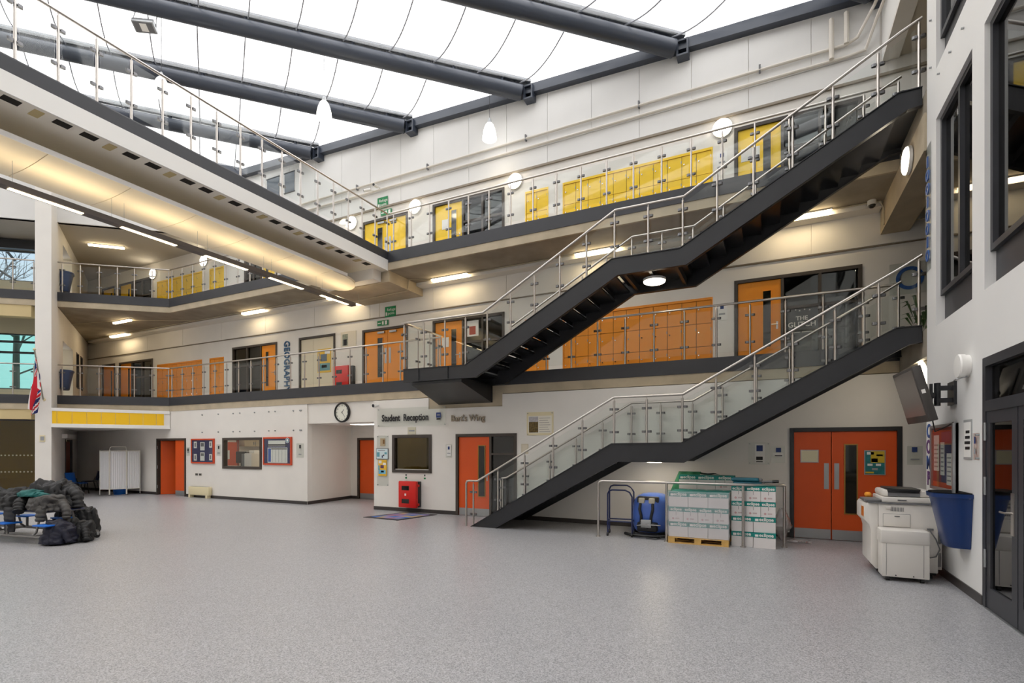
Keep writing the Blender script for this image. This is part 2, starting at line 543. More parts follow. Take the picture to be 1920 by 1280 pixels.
# ---- walkways
def walkway(z_under, z_conc, z_fas, z_top, zf, tag_):
    r = empty('walkway', (-9, 12.5, zf), kind='structure')
    poly = [FP(16), P0, (XR, YW), (XR, 9.87), (XR + 0.3, 9.87), (XR + 0.3, -8.2), (6.0, -8.2), (6.0, 17.0), (-30.4, 17.0), (-30.4, 13.7), FP(5.0, -2.5), FP(16, -2.5)]
    mk('slab', Geo().prism(poly, 'z', z_under + 0.001, zf), concrete_s, r, smooth=False)
    def strip(nm, off0, off1, za, zb, m):
        g = Geo()
        fold0 = (P0[0] + 0.37 * off0, YW - off0)
        fold1 = (P0[0] + 0.37 * off1, YW - off1)
        g.prism([FP(16, off0), fold0, (XR, YW - off0), (XR, YW - off1), fold1, FP(16, off1)], 'z', za, zb)
        return mk(nm, g, m, r, smooth=False)
    strip('concrete_edge', -0.05, 0.012, z_under, z_conc, concrete)
    strip('fascia', -0.02, 0.03, z_fas, z_top, anth)
    return r
walk1 = walkway(3.17, 3.40, 3.38, 3.69, F1, 1)
walk2 = walkway(6.89, 7.12, 7.10, 7.415, F2, 2)
# downstand beams under the upper walkway
bx('trim_4', -12.2, -9.8, YW + 0.02, YU - 0.02, 6.57, 6.9, concrete, kind='structure')
bx('trim_5', 2.12, 2.62, 9.9, YU - 0.02, 6.32, 6.9, concrete, kind='structure')

# ---- right wall
win_r = [(7.91, 9.39, 3.53, 6.5), (4.9, 7.52, 3.53, 6.5), (7.91, 9.39, 7.22, 10.2), (4.9, 7.52, 7.22, 10.2)]
door_r = (4.9, 7.55, 0, 2.77)
WRT = mk('wall_right', holes_wall(-8.2, 9.87, 0, 12.02, XR, XR + 0.3, win_r + [door_r], axis='x'), white_cool, kind='structure', smooth=False)
mk('wall_right_top', Geo().prism([(-8.2, 12.02), (9.87, 12.02), (9.87, 10.05), (13.38, 10.05), (13.38, roof_z(XR, 13.38) - 0.02), (-8.2, roof_z(XR, -8.2) - 0.02)], 'x', XR, XR + 0.3), white_cool, kind='structure', smooth=False)
bx('ceiling', XR + 0.3, 6.0, -8.2, YU + 0.22, 10.05, 10.2, mat('warm grey soffit', (196, 186, 168), 0.8), kind='structure')
bx('trim_6', XR + 0.002, XR + 0.3, 9.87, YU, 10.0, 10.06, white, kind='structure')
bx('baseboard_right', XR - 0.015, XR, 7.55, 9.87, 0, 0.11, skirt, kind='structure')
bx('wall_front', -34.2, 6.2, -8.4, -8.2, 0, 17, white, kind='structure')

# ---- left: ceiling over the slanting gallery and the bulkhead above it
fb = (-18.29, 13.4)
mk('ceiling', Geo().prism([FP(-2.6, -0.06), (fb[0], 17.0), (-30.4, 17.0), (-30.4, 13.7), FP(5.0, -2.5), FP(17, -2.5), FP(17, -0.06)], 'z', 9.95, 10.1), mat('grey soffit board', (188, 182, 172), 0.8), kind='structure', smooth=False)
top = []; bot = []
for i in range(2):
    u = (-2.6, 17.5)[i]
    q = FP(u)
    top.append((q[0], q[1], roof_z(q[0], q[1]) + 0.05)); bot.append((q[0], q[1], 9.95))
def slab_quad(bot, top, nx, ny, t):
    g = Geo()
    vs = [bot[0], bot[1], top[1], top[0]]
    vs2 = [(p[0] + nx * t, p[1] + ny * t, p[2]) for p in vs]
    g.add(vs + vs2, [(0, 1, 2, 3), (7, 6, 5, 4), (0, 4, 5, 1), (1, 5, 6, 2), (2, 6, 7, 3), (3, 7, 4, 0)])
    return g
mk('wall_bulkhead', slab_quad(bot, top, -0.643, 0.766, 0.2), white_cool, kind='structure', smooth=False)
# far left: window wall set back behind the slanting gallery
FM = Matrix(((FD[0], -FD[1], 0, P0[0]), (FD[1], FD[0], 0, P0[1]), (0, 0, 1, 0), (0, 0, 0, 1)))    # local (along the front, towards the hall, up)
OW = -2.3
wl = holes_wall(5.0, 16.0, 0, 9.95, OW - 0.2, OW, [(5.4, 15.0, 8.35, 9.55), (5.4, 15.0, 4.1, 6.28)], axis='y').xf(FM)
mk('wall_left', wl, mat('pale olive paint', (206, 198, 170), 0.8), kind='structure', smooth=False)
mk('wall_left_end', Geo().box(15.8, 16.6, -2.6, 0.02, 0, 9.95).xf(FM), white, kind='structure', smooth=False)
bx('wall_left_near', -34.0, -33.8, -8.2, 2.0, 0, 16.6, white, kind='structure')
mk('trim_10', Geo().box(4.4, 16.0, -0.35, -0.02, 6.48, 6.9).xf(FM), mat('ochre painted beam', (206, 186, 140), 0.8), kind='structure', smooth=False)
mk('trim_11', Geo().box(4.4, 16.0, -0.35, -0.02, 2.82, 3.2).xf(FM), MATS['ochre painted beam'], kind='structure', smooth=False)
mk('trim_12', Geo().box(4.4, 16.0, OW + 0.01, OW + 0.25, 9.55, 9.9).xf(FM), black_steel, kind='structure', smooth=False)

# ---- pillar wall that closes the gallery on the left
Q0 = (-22.1, 8.87)
ED = (-0.8621, 0.5068)
ang = math.atan2(ED[1], ED[0])
def wall_local(u0, u1, z0, z1, holes):
    g = holes_wall(u0, u1, z0, z1, -0.002, 0.42, holes, axis='y')     # local x along the wall, y to its far (left) side
    M = Matrix.Translation((Q0[0], Q0[1], 0)) @ Matrix(((ED[0], -abs(ED[1]), 0, 0), (ED[1], -abs(ED[0]), 0, 0), (0, 0, 1, 0), (0, 0, 0, 1)))
    return g.xf(M)
def on_pw(u, out, z):
    """point on the pillar wall, u along it, out = towards the hall"""
    n = (ED[1], -ED[0])           # right hand side, faces the gallery
    return Vector((Q0[0] + ED[0] * u + n[0] * out, Q0[1] + ED[1] * u + n[1] * out, z))

mk('wall_pillar', wall_local(0, 9.05, 0, 9.95, [(2.64, 4.25, 0, 2.13), (2.18, 4.5, F1, 5.85), (5.35, 6.1, 4.4, 5.92), (6.5, 7.2, 4.4, 5.95), (2.18, 4.25, F2, 9.5)]), white, kind='structure', smooth=False)
mk('wall_pillar_top', wall_local(0, 1.1, 9.95, 13.5, []), white, kind='structure', smooth=False)
# white and yellow bulkhead band under the gallery, with its soffit
A_ = Vector((-22.1, 8.87, 0)); B_ = Vector((-20.2, 11.70, 0))
dB = (B_ - A_).normalized(); LB = (B_ - A_).length
nB = Vector((dB.y, -dB.x, 0))
def band(u0, u1, o0, o1, z0, z1):
    ps = [A_ + dB * u0 + nB * o0, A_ + dB * u1 + nB * o0, A_ + dB * u1 + nB * o1, A_ + dB * u0 + nB * o1]
    return Geo().prism([(p.x, p.y) for p in ps], 'z', z0, z1)
bulk = empty('trim_7', (A_.x, A_.y, 2.5), kind='structure')
mk('backing', band(0, LB, -0.15, 0, 2.5, 3.17), white, bulk, smooth=False)
mk('top_rail', band(0, LB, 0, 0.03, 3.06, 3.17), white_paint, bulk, smooth=False)
mk('bottom_rail', band(0, LB, 0, 0.03, 2.5, 2.63), white_paint, bulk, smooth=False)
yb = mat('bright yellow board', (246, 196, 18), 0.4)
u = 0.02
for wd in (0.13, 0.405, 0.405, 0.405, 0.405, 0.405, 0.405, 0.405, 0.24):
    mk('panel', band(u + 0.006, min(u + wd - 0.006, LB - 0.06), 0, 0.018, 2.63, 3.06), yb, bulk, smooth=False)
    u += wd
mk('soffit', Geo().prism([(A_.x, A_.y), (B_.x, B_.y), (-20.2, YW), (-27.1, YW), (-22.3, 8.95)], 'z', 2.5, 2.54), white, bulk, smooth=False)

# ---------------------------------------------------------------- rooflight
RD = Vector((-0.823, -0.568, 0.133))        # beams run this way from the back wall
starts = [Vector((ex, 13.3, 0)) for ex in (-18.29, -14.2, -10.14, -6.04, -1.9, 2.12)]
starts += [Vector((XR, y_, 0)) for y_ in (10.5, 7.66, 4.8, 2.0, -0.84, -3.7, -6.6)]
for s_ in starts: s_.z = roof_z(s_.x, s_.y)
def tmax(s_):
    return max(1.0, min((s_.y + 8.1) / 0.568, (s_.x + 33.5) / 0.823))
roof = empty('ceiling_rooflight', (-8, 6, 12), kind='structure')
seamm = mat('foil weld seam', (150, 152, 160), 0.6)
beamm = mat('slate blue painted steel', (58, 64, 76), 0.35)
for i, s_ in enumerate(starts):
    L_ = tmax(s_)
    up = Vector((0, 0, 1))
    e_ = s_ + RD * L_
    if i > 0:
        bm_ = mk('roof_beam', Geo().cyl(s_ + up * -0.13 + RD * 0.25, e_ + up * -0.13, 0.20, 20), beamm, roof)
        side = Vector((RD.y, -RD.x, 0)).normalized()
        g = Geo()
        for o0, o1 in ((-0.13, 0.13),):
            vs = []
            for p in (s_, e_):
                for (o, h) in ((-0.13, 0.17), (0.13, 0.17), (0.13, 0.23), (-0.13, 0.23)):
                    vs.append(p + side * o + up * h)
            g.add(vs, [(0, 1, 2, 3), (7, 6, 5, 4), (0, 4, 5, 1), (1, 5, 6, 2), (2, 6, 7, 3), (3, 7, 4, 0)])
        mk('top_flange', g, beamm, bm_, smooth=False)
        t = 0.8
        while t < min(L_, 17):
            p = s_ + RD * t
            mk('stub', Geo().cyl(p + up * 0.05, p + up * 0.18, 0.05, 8), beamm, bm_)
            t += 1.35
        if i <= 5:
            b_ = s_
            g = Geo().box(b_.x - 0.14, b_.x + 0.14, 13.12, 13.39, b_.z - 0.33, b_.z - 0.29)
            g.box(b_.x - 0.14, b_.x + 0.14, 13.12, 13.39, b_.z + 0.02, b_.z + 0.06)
            g.box(b_.x - 0.14, b_.x - 0.10, 13.12, 13.39, b_.z - 0.29, b_.z + 0.02)
            g.box(b_.x + 0.10, b_.x + 0.14, 13.12, 13.39, b_.z - 0.29, b_.z + 0.02)
            g.box(b_.x - 0.10, b_.x + 0.10, 13.34, 13.39, b_.z - 0.29, b_.z + 0.02)
            mk('end_bracket', g, beamm, bm_, smooth=False)
    if i + 1 < len(starts):
        n_ = starts[i + 1]
        Ln = tmax(n_)
        def P(s, t, a=s_, b=n_, la=L_, lb=Ln):
            p = (a + RD * (t * la)).lerp(b + RD * (t * lb), s)
            p.z += 0.16 - 0.55 * 4 * s * (1 - s) * min(1, t * 14) ** 0.5 * 0.6
            return p
        cu = mk('foil_cushion', Geo().grid(lambda a, b: P(a, b), 14, 40), etfe, roof)
        if i < 6:
            sh = (n_ - s_).dot(Vector((0.823, 0.568, 0))) - 0.93
            t = 0.3
            while t < 17 and t + sh < Ln:
                pts = []
                for k in range(11):
                    s2 = k / 10
                    p = (s_ + RD * t).lerp(n_ + RD * (t + sh), s2)
                    p.z += 0.15 - 0.55 * 4 * s2 * (1 - s2) * 0.6
                    pts.append(p)
                mk('weld_seam', Geo().tube(pts, 0.017, 5), seamm, cu)
                t += 1.2
# rim of the rooflight
zl, zr_ = roof_z(-18.3, 13.3), roof_z(XR, 13.3)
mk('rim', Geo().prism([(-18.3, zl - 0.13), (XR, zr_ - 0.13), (XR, zr_ + 0.12), (-18.3, zl + 0.12)], 'y', 13.2, 13.395), beamm, roof, smooth=False)
mk('rim', Geo().prism([(13.2, roof_z(XR, 13.2) - 0.13), (-8.2, roof_z(XR, -8.2) - 0.13), (-8.2, roof_z(XR, -8.2) + 0.12), (13.2, roof_z(XR, 13.2) + 0.12)], 'x', XR - 0.2, XR), beamm, roof, smooth=False)
bt = []; tp = []
for u in (-2.55, 17.5):
    q = FP(u, 0.02); z_ = roof_z(*q)
    bt.append((q[0], q[1], z_ - 0.13)); tp.append((q[0], q[1], z_ + 0.15))
mk('rim', slab_quad(bt, tp, 0.643, -0.766, 0.2), beamm, roof, smooth=False)

# ================================================================== DOORS AND WINDOWS
vis = mat('wired vision glass', (22, 24, 20), 0.07, spec=0.6)
paneM = {'dark': glass_dark, 'win': glass_win, 'olive': glass_olive}
door_no = [0]
def doorset(x0, x1, zf, zt, Y, units, frame=frame_br, proud=0.025, fw=0.075, mid=()):
    """frame with leaves and panes; the wall faces -Y"""
    door_no[0] += 1
    r = empty('door_%d' % door_no[0], ((x0 + x1) / 2, Y, zf), kind='structure')
    g = Geo()
    g.prism([(x0, zf), (x0, zt), (x1, zt), (x1, zf), (x1 - fw, zf), (x1 - fw, zt - fw), (x0 + fw, zt - fw), (x0 + fw, zf)], 'y', Y - proud, Y + 0.1)
    mk('frame', g, frame, r, smooth=False)
    for m_ in mid:
        bx('mullion', m_ - 0.03, m_ + 0.03, Y - proud + 0.005, Y + 0.09, zf, zt - fw, frame, r)
    for un in units:
        kind = un[0]
        if kind == 'leaf':
            _, a, b, mt, op = un
            zl0, zl1 = zf + 0.008, zt - fw - 0.005
            lf = bx('leaf', a + 0.004, b - 0.004, Y + 0.02, Y + 0.065, zl0, zl1, mt, r)
            if 'v' in op:
                va, vb = op['v']
                z0_, z1_ = op.get('vz', (zf + 0.53, zf + 1.83))
                g2 = Geo()
                fwv = 0.022
                g2.prism([(va, z0_), (vb, z0_), (vb, z1_), (va, z1_)], 'y', Y + 0.012, Y + 0.021)
                mk('vision_panel', g2, vis, lf, smooth=False)
                for q in ((va - fwv, va, z0_ - fwv, z1_ + fwv), (vb, vb + fwv, z0_ - fwv, z1_ + fwv), (va, vb, z0_ - fwv, z0_), (va, vb, z1_, z1_ + fwv)):
                    bx('bead', q[0], q[1], Y + 0.006, Y + 0.02, q[2], q[3], brass if op.get('bead') else mt, lf)
            if op.get('kick'):
                bx('kick_plate', a + 0.01, b - 0.01, Y + 0.016, Y + 0.02, zf + 0.01, zf + op['kick'], gal, lf)
            if 'push' in op:
                p = op['push']
                bx('push_plate', p - 0.04, p + 0.04, Y + 0.014, Y + 0.02, zf + 0.98, zf + 1.48, gal, lf)
            if 'lever' in op:
                p, d = op['lever']
                h = Geo().tube([(p, Y + 0.02, zf + 1.03), (p, Y - 0.035, zf + 1.03), (p + d * 0.12, Y - 0.035, zf + 1.03)], 0.01, 8)
                mk('lever_handle', h, steel, lf)
                bx('handle_plate', p - 0.02, p + 0.02, Y + 0.012, Y + 0.02, zf + 0.93, zf + 1.1, steel, lf)
            if 'note' in op:
                for (na, nb, nz0, nz1) in op['note']:
                    bx('notice', na, nb, Y + 0.013, Y + 0.02, nz0, nz1, paper, lf)
            if 'closer' in op:
                p = op['closer']
                bx('door_closer', p - 0.14, p + 0.14, Y - 0.03, Y + 0.02, zl1 - 0.1, zl1 - 0.04, gal, lf)
        elif kind == 'pane':
            _, a, b, z0_, z1_, mt = un
            pn = bx('pane', a, b, Y + 0.035, Y + 0.045, z0_, z1_, paneM[mt], r)
        elif kind == 'bar':
            _, a, b, z0_, z1_ = un
            bx('transom', a, b, Y - proud + 0.005, Y + 0.08, z0_, z1_, frame, r)
    return r

# ground floor: Bart's Wing door with glazed side light
doorset(-7.47, -5.67, 0, 2.15, WR, [
    ('leaf', -7.39, -6.45, org0, {'v': (-6.78, -6.60), 'bead': 1, 'kick': 0.2, 'lever': (-6.53, -1)}),
    ('pane', -6.39, -5.75, 1.65, 2.07, 'dark'), ('bar', -6.39, -5.75, 1.6, 1.65), ('pane', -6.39, -5.75, 0.02, 1.6, 'dark')], mid=(-6.42,))
# ground floor: wide double door under the stairs
dd = doorset(0.36, 2.18, 0, 2.17, WR, [
    ('leaf', 0.435, 1.07, org0, {'kick': 0.2, 'push': 0.99}),
    ('leaf', 1.075, 2.105, org0, {'v': (1.30, 1.48), 'bead': 1, 'kick': 0.2, 'push': 1.16})], frame=black_steel)
# ground floor: inner recess door
doorset(-12.99, -11.6, 0, 2.14, 13.9, [('leaf', -12.9, -11.68, org0, {'kick': 0.2, 'v': (-12.0, -11.85)})])
# ground floor: left door standing open
r = doorset(door_L[0], door_L[1], 0, 2.15, YW, [('leaf', -19.95, -19.335, org0, {'kick': 0.2})])
lf = mk('leaf', Geo().prism([(-20.95, YW + 0.06), (-20.90, YW + 0.06), (-20.52, YW + 0.95), (-20.57, YW + 0.97)], 'z', 0.01, 2.06), org0, r, smooth=False)
bx('inner_wall', -21.0, -19.2, YW + 1.25, YW + 1.3, 0, 2.6, org0, r)
bx('kick_plate', -21.0, -19.95, YW + 1.235, YW + 1.25, 0, 0.2, gal, r)

for i_ in range(3):
    bx('hinge', -21.03, -20.99, YW - 0.03, YW - 0.02, 0.25 + i_ * 0.75, 0.37 + i_ * 0.75, gal, r)

def glazed(x0, x1, zf, rows, cols, kind='dark'):
    u = []
    xs = [x0 + (x1 - x0) * k / cols for k in range(cols + 1)]
    for k in range(cols):
        u.append(('pane', xs[k] + 0.03, xs[k + 1] - 0.03, zf + 0.05, zf + 1.35, kind))
        u.append(('pane', xs[k] + 0.03, xs[k + 1] - 0.03, zf + 1.41, zf + 2.07, kind))
    u.append(('bar', x0, x1, zf + 1.35, zf + 1.41))
    return u, xs[1:-1]

for lv, (zf, col, h) in enumerate(((F1, org1, 5.75), (F2, yel2, 9.38))):
    doorset(-28.5, -27.4, zf, h, YU, [('leaf', -28.42, -27.48, col, {'v': (-27.8, -27.65)})])
    gl, ms = glazed(-26.0, -24.45, zf, 2, 2, 'win')
    doorset(-27.04, -24.38, zf, h, YU, [('leaf', -26.96, -26.05, col, {'v': (-26.35, -26.2)})] + gl, mid=[-26.02] + ms)
    gl, ms = glazed(-18.2 if lv else -18.93, -17.35, zf, 2, 2, 'win')
    doorset(-18.3 if lv else -19.01, -16.46, zf, h, YU, [('leaf', -17.33, -16.54, col, {'v': (-17.1, -16.95), 'lever': (-16.62, -1)})] + gl, mid=[-17.36] + ms)
    doorset(-12.3, -10.4, zf, h, YU, [
        ('leaf', -12.22, -11.25, col, {'v': (-11.66, -11.45), 'push': -11.33, 'closer': -11.5}),
        ('leaf', -11.24, -10.48, col, {'push': -11.15, 'closer': -11.0})])
    gl, ms = glazed(-8.3, -6.99, zf, 2, 2, 'win')
    doorset(-9.43, -6.91, zf, h, YU, [('leaf', -9.35, -8.36, col, {'v': (-8.75, -8.57), 'lever': (-8.45, -1), 'note': [(-9.1, -8.85, zf + 1.3, zf + 1.6)]})] + gl, mid=[-8.33] + ms)
    gl, ms = glazed(0.3, 1.72, zf, 2, 2, 'win')
    doorset(-0.75, 1.8, zf, h, YU, [('leaf', -0.67, 0.24, col, {'v': (-0.13, 0.03), 'lever': (0.16, -1)} if lv == 0 else {'v': (-0.13, 0.03), 'note': [(-0.6, -0.2, zf + 1.3, zf + 1.6)]})] + gl, mid=[0.27] + ms)
# white cupboard doors on the lower gallery
cupm = mat('cream cupboard laminate', (226, 214, 186), 0.5)
doorset(-15.31, -13.54, F1, 5.78, YU, [('leaf', -15.23, -14.62, cupm, {}), ('leaf', -14.62, -13.62, cupm, {})])

# reception windows on the ground floor
def window(no, x0, x1, z0, z1, Y, gm, fw=0.085, frame=frame_br):
    r = empty('window_%d' % no, ((x0 + x1) / 2, Y, z0), kind='structure')
    g = Geo()
    o = [(x0, z0), (x1, z0), (x1, z1), (x0, z1)]
    i_ = [(x0 + fw, z0 + fw), (x1 - fw, z0 + fw), (x1 - fw, z1 - fw), (x0 + fw, z1 - fw)]
    vs = []
    for yy in (Y - 0.03, Y + 0.12):
        vs += [(p[0], yy, p[1]) for p in o + i_]
    fs = []
    for k in range(4):
        j = (k + 1) % 4
        fs += [(k, j, 4 + j, 4 + k), (8 + k, 12 + k, 12 + j, 8 + j), (k, 8 + k, 8 + j, j), (4 + k, 4 + j, 12 + j, 12 + k)]
    g.add(vs, fs)
    mk('window_frame', g, frame, r, smooth=False)
    bx('pane', x0 + fw, x1 - fw, Y + 0.03, Y + 0.04, z0 + fw, z1 - fw, gm, r)
    return r
window(1, *hatch, YW, glass_clear)
wr = window(2, -9.6, -8.25, 1.09, 2.15, WR, glass_olive)
bx('sill_trim', -9.5, -8.34, WR + 0.0, WR + 0.03, 1.175, 1.19, white_paint, wr)

# windows of the right wall
def window_x(no, y0, y1, z0, z1, mull, gm=glass_dark, sill=0.42):
    r = empty('window_%d' % no, (XR, (y0 + y1) / 2, z0), kind='structure')
    bx('reveal_panel', XR + 0.10, XR + 0.16, y0, y1, z0, z0 + sill, anth, r)
    zz = z0 + sill
    fw = 0.07
    g = Geo()
    o = [(y0, zz), (y1, zz), (y1, z1), (y0, z1)]
    i_ = [(y0 + fw, zz + fw), (y1 - fw, zz + fw), (y1 - fw, z1 - fw), (y0 + fw, z1 - fw)]
    vs = []
    for xx in (XR + 0.05, XR + 0.18):
        vs += [(xx, p[0], p[1]) for p in o + i_]
    fs = []
    for k in range(4):
        j = (k + 1) % 4
        fs += [(k, j, 4 + j, 4 + k), (8 + k, 12 + k, 12 + j, 8 + j), (k, 8 + k, 8 + j, j), (4 + k, 4 + j, 12 + j, 12 + k)]
    g.add(vs, fs)
    mk('window_frame', g, anth, r, smooth=False)
    for m_ in mull:
        bx('mullion', XR + 0.05, XR + 0.17, m_ - 0.035, m_ + 0.035, zz + fw, z1 - fw, anth, r)
    ys = [y0 + fw] + list(mull) + [y1 - fw]
    for k in range(len(ys) - 1):
        bx('pane', XR + 0.10, XR + 0.11, ys[k], ys[k + 1], zz + fw, z1 - fw, gm, r)
window_x(3, *win_r[0], (8.58,))
window_x(4, *win_r[1], (6.6,))
window_x(5, *win_r[2], (8.58,))
window_x(6, *win_r[3], (6.6,))
# glazed entrance in the right wall
r = empty('door_entrance', (XR, 6.4, 0), kind='structure')
y0, y1 = 4.9, 7.55
bx('frame', XR - 0.01, XR + 0.14, y1 - 0.09, y1, 0, 2.77, anth, r)
bx('frame', XR - 0.01, XR + 0.14, y0, y0 + 0.09, 0, 2.77, anth, r)
bx('frame', XR - 0.01, XR + 0.14, y0 + 0.09, y1 - 0.09, 2.67, 2.77, anth, r)
bx('transom', XR - 0.01, XR + 0.14, y0 + 0.09, y1 - 0.09, 2.17, 2.29, anth, r)
bx('pane', XR + 0.05, XR + 0.06, y0 + 0.09, y1 - 0.09, 2.29, 2.67, glass_dark, r)
for (a, b, hd) in ((6.66, 7.46, 6.76), (5.0, 6.64, None)):
    lf = empty('leaf', (XR, (a + b) / 2, 0.01), parent=r)
    bx('stile', XR + 0.0, XR + 0.055, b - 0.11, b, 0.012, 2.17, anth, lf)
    bx('stile', XR + 0.0, XR + 0.055, a, a + 0.13, 0.012, 2.17, anth, lf)
    bx('rail', XR + 0.0, XR + 0.055, a + 0.13, b - 0.11, 2.04, 2.17, anth, lf)
    bx('rail', XR + 0.0, XR + 0.055, a + 0.13, b - 0.11, 0.012, 0.24, anth, lf)
    bx('pane', XR + 0.02, XR + 0.03, a + 0.13, b - 0.11, 0.24, 2.04, glass_dark, lf)
    if hd:
        bx('handle_plate', XR - 0.008, XR, hd - 0.035, hd + 0.035, 0.9, 1.32, steel, lf)
        mk('lever_handle', Geo().tube([(XR, hd, 1.12), (XR - 0.06, hd, 1.12), (XR - 0.06, hd + 0.13, 1.12)], 0.011, 8), steel, lf)
        for zc in (0.55, 1.35, 1.95):
            mk('hinge', Geo().cyl((XR - 0.012, b + 0.0, zc - 0.1), (XR - 0.012, b, zc + 0.1), 0.014, 8), gal, lf)
bx('trim_8', XR - 0.02, XR + 0.12, y0, y1, 0.0, 0.008, gal, kind='structure')
# far left: windows behind the slanting front
def window_f(no, u0, u1, z0, z1, gm, n, off, bars=(), fr=black_steel):
    r = empty('window_%d' % no, FM @ Vector(((u0 + u1) / 2, off, z0)), kind='structure')
    for k in range(n):
        a = u0 + (u1 - u0) * k / n; b = u0 + (u1 - u0) * (k + 1) / n
        mk('pane', Geo().box(a, b, off - 0.01, off, z0, z1).xf(FM), gm, r, smooth=False)
    for k in range(n + 1):
        a = u0 + (u1 - u0) * k / n
        mk('mullion', Geo().box(a - 0.03, a + 0.03, off - 0.05, off + 0.05, z0, z1).xf(FM), fr, r, smooth=False)
    for z_ in (z0, z1) + tuple(bars):
        mk('rail', Geo().box(u0, u1, off - 0.05, off + 0.05, z_ - 0.04, z_ + 0.04).xf(FM), fr, r, smooth=False)
    return r
glass_teal = glass('teal tinted glass', (0.30, 0.46, 0.45), ior=1.4)
glass_ice = glass('icy glass', (0.40, 0.46, 0.50), ior=1.4)
window_f(7, 5.4, 15.0, 8.35, 9.55, glass_ice, 3, OW - 0.1)
window_f(8, 5.4, 15.0, 4.1, 6.28, glass_teal, 3, OW - 0.1, bars=(5.55, 5.97))
wg = window_f(9, 4.3, 15.0, 0.0, 2.82, glass_olive, 4, -0.5)
dm_ = mesh_of('manifestation_dot', Geo().box(-0.025, 0.025, -0.002, 0.002, -0.025, 0.025), mat('frosted dot', (150, 146, 110), 0.7), smooth=False)
for z_ in (0.92, 1.52):
    for k in range(14):
        inst('manifestation_dot', dm_, FM @ Matrix.Translation((4.42 + 0.115 * k, -0.494, z_)), wg)
mk('room_back', Geo().box(5.5, 15.0, -3.2, -3.1, 0, 3.1).xf(FM), mat('olive room paint', (128, 124, 46), 0.8), wg, smooth=False)
# brown door in the pillar wall
r = empty('door_gallery', on_pw(3.4, 0, 0), kind='structure')
def pwbox(u0, u1, o0, o1, z0, z1):
    ps = [on_pw(u0, o0, 0), on_pw(u1, o0, 0), on_pw(u1, o1, 0), on_pw(u0, o1, 0)]
    return Geo().prism([(p.x, p.y) for p in ps], 'z', z0, z1)
mk('leaf', pwbox(2.72, 4.17, -0.1, -0.05, 0.01, 2.05), brownd, r, smooth=False)
mk('frame', pwbox(2.64, 2.72, -0.15, 0.02, 0, 2.13), frame_dk, r, smooth=False)
mk('frame', pwbox(4.17, 4.25, -0.15, 0.02, 0, 2.13), frame_dk, r, smooth=False)
mk('canopy_box', pwbox(2.0, 4.1, 0.0, 0.16, 2.16, 2.32), white_paint, r, smooth=False)
for u0, u1 in ((5.35, 6.1), (6.5, 7.2)):
    rr_ = empty('window_gallery', on_pw((u0 + u1) / 2, 0, 4.4), kind='structure')
    mk('pane', pwbox(u0, u1, -0.12, -0.11, 4.4, 5.93), glass_dark, rr_, smooth=False)
    mk('window_frame', pwbox(u0, u0 + 0.06, -0.14, 0.01, 4.4, 5.92), frame_dk, rr_, smooth=False)
    mk('window_frame', pwbox(u1 - 0.06, u1, -0.14, 0.01, 4.4, 5.92), frame_dk, rr_, smooth=False)

# ================================================================== BRIDGE
br = empty('bridge', (-11, 5, F2), kind='structure')
bx('deck', -12.2, -9.81, -8.2, YW, 6.87, F2, mat('bridge soffit board', (238, 232, 220), 0.8), br)
bx('side_beam', -9.81, -9.79, -8.2, YW - 0.03, 6.865, 7.17, white_paint, br)
bx('side_beam', -12.22, -12.2, -8.2, YW - 0.03, 6.865, 7.17, white_paint, br)
mk('fascia', Geo().prism([(-9.835, 7.17), (-9.79, 7.17), (-9.79, 7.39), (-9.80, 7.415), (-9.85, 7.415), (-9.85, 7.19)], 'y', -8.2, YW - 0.03), anth, br, smooth=False)
bx('fascia', -12.24, -12.2, -8.2, YW - 0.03, 7.17, 7.415, anth, br)
dark = mat('slot shade paint', (34, 30, 26), 0.9)
sl = mesh_of('slot_shade', Geo().box(-0.085, 0.085, -0.105, 0.105, -0.004, 0.003), dark, smooth=False)  # flat dark plates: the shade inside the openings is put into their colour
y = 1.2
k = 0
brk_m = mat('tan bracket', (196, 178, 132), 0.7)
brk = mesh_of('soffit_bracket', Geo().box(-0.13, 0.1, -0.06, 0.06, -0.012, 0.004), brk_m, smooth=False)
while y < 11.2:
    inst('slot_shade', sl, (-9.97, y, 6.87), br)
    y += 0.36 if k % 2 == 0 else 0.62
    if k % 2 == 1:
        inst('soffit_bracket', brk, (-9.99, y - 0.31, 6.87), br)
    k += 1
# inner beam end under the bridge deck
bx('trim_9', -12.1, -10.05, 11.38, 11.7, 6.58, 6.87, white, kind='structure')

# suspended raft under the bridge: curved boards side by side
raftm = mat('ivory raft board', (236, 226, 204), 0.7)
raft = empty('acoustic_raft', (-11.0, 5, 6.4), 'long ivory acoustic raft of curved boards hung under the bridge', 'ceiling raft')
def raft_board(y0, y1, x0=-11.72, x1=-10.28, drop=0.035, n=10, end=False):
    g = Geo(); vs = []; 
    prof = []
    for i in range(n + 1):
        s = i / n
        prof.append((x0 + (x1 - x0) * s, 6.44 - drop * math.sin(PI * s) + 0.03 * s))
    vs = []
    for (yy) in (y0, y1):
        for px, pz in prof: vs.append((px, yy if not end else yy, pz))
        for px, pz in prof: vs.append((px, yy, pz + 0.05))
    N = n + 1
    fs = []
    for i in range(n):
        fs += [(i, i + 1, 2 * N + i + 1, 2 * N + i), (N + i + 1, N + i, 3 * N + i, 3 * N + i + 1), (i + 1, i, N + i, N + i + 1), (2 * N + i, 2 * N + i + 1, 3 * N + i + 1, 3 * N + i)]
    fs += [(0, 2 * N, 3 * N, N), (n, N + n, 3 * N + n, 2 * N + n)]
    return g.add(vs, fs)
yy = -3.1
while yy < 9.9:
    mk('raft_board', raft_board(yy + 0.006, yy + 1.194), raftm, raft)
    yy += 1.2
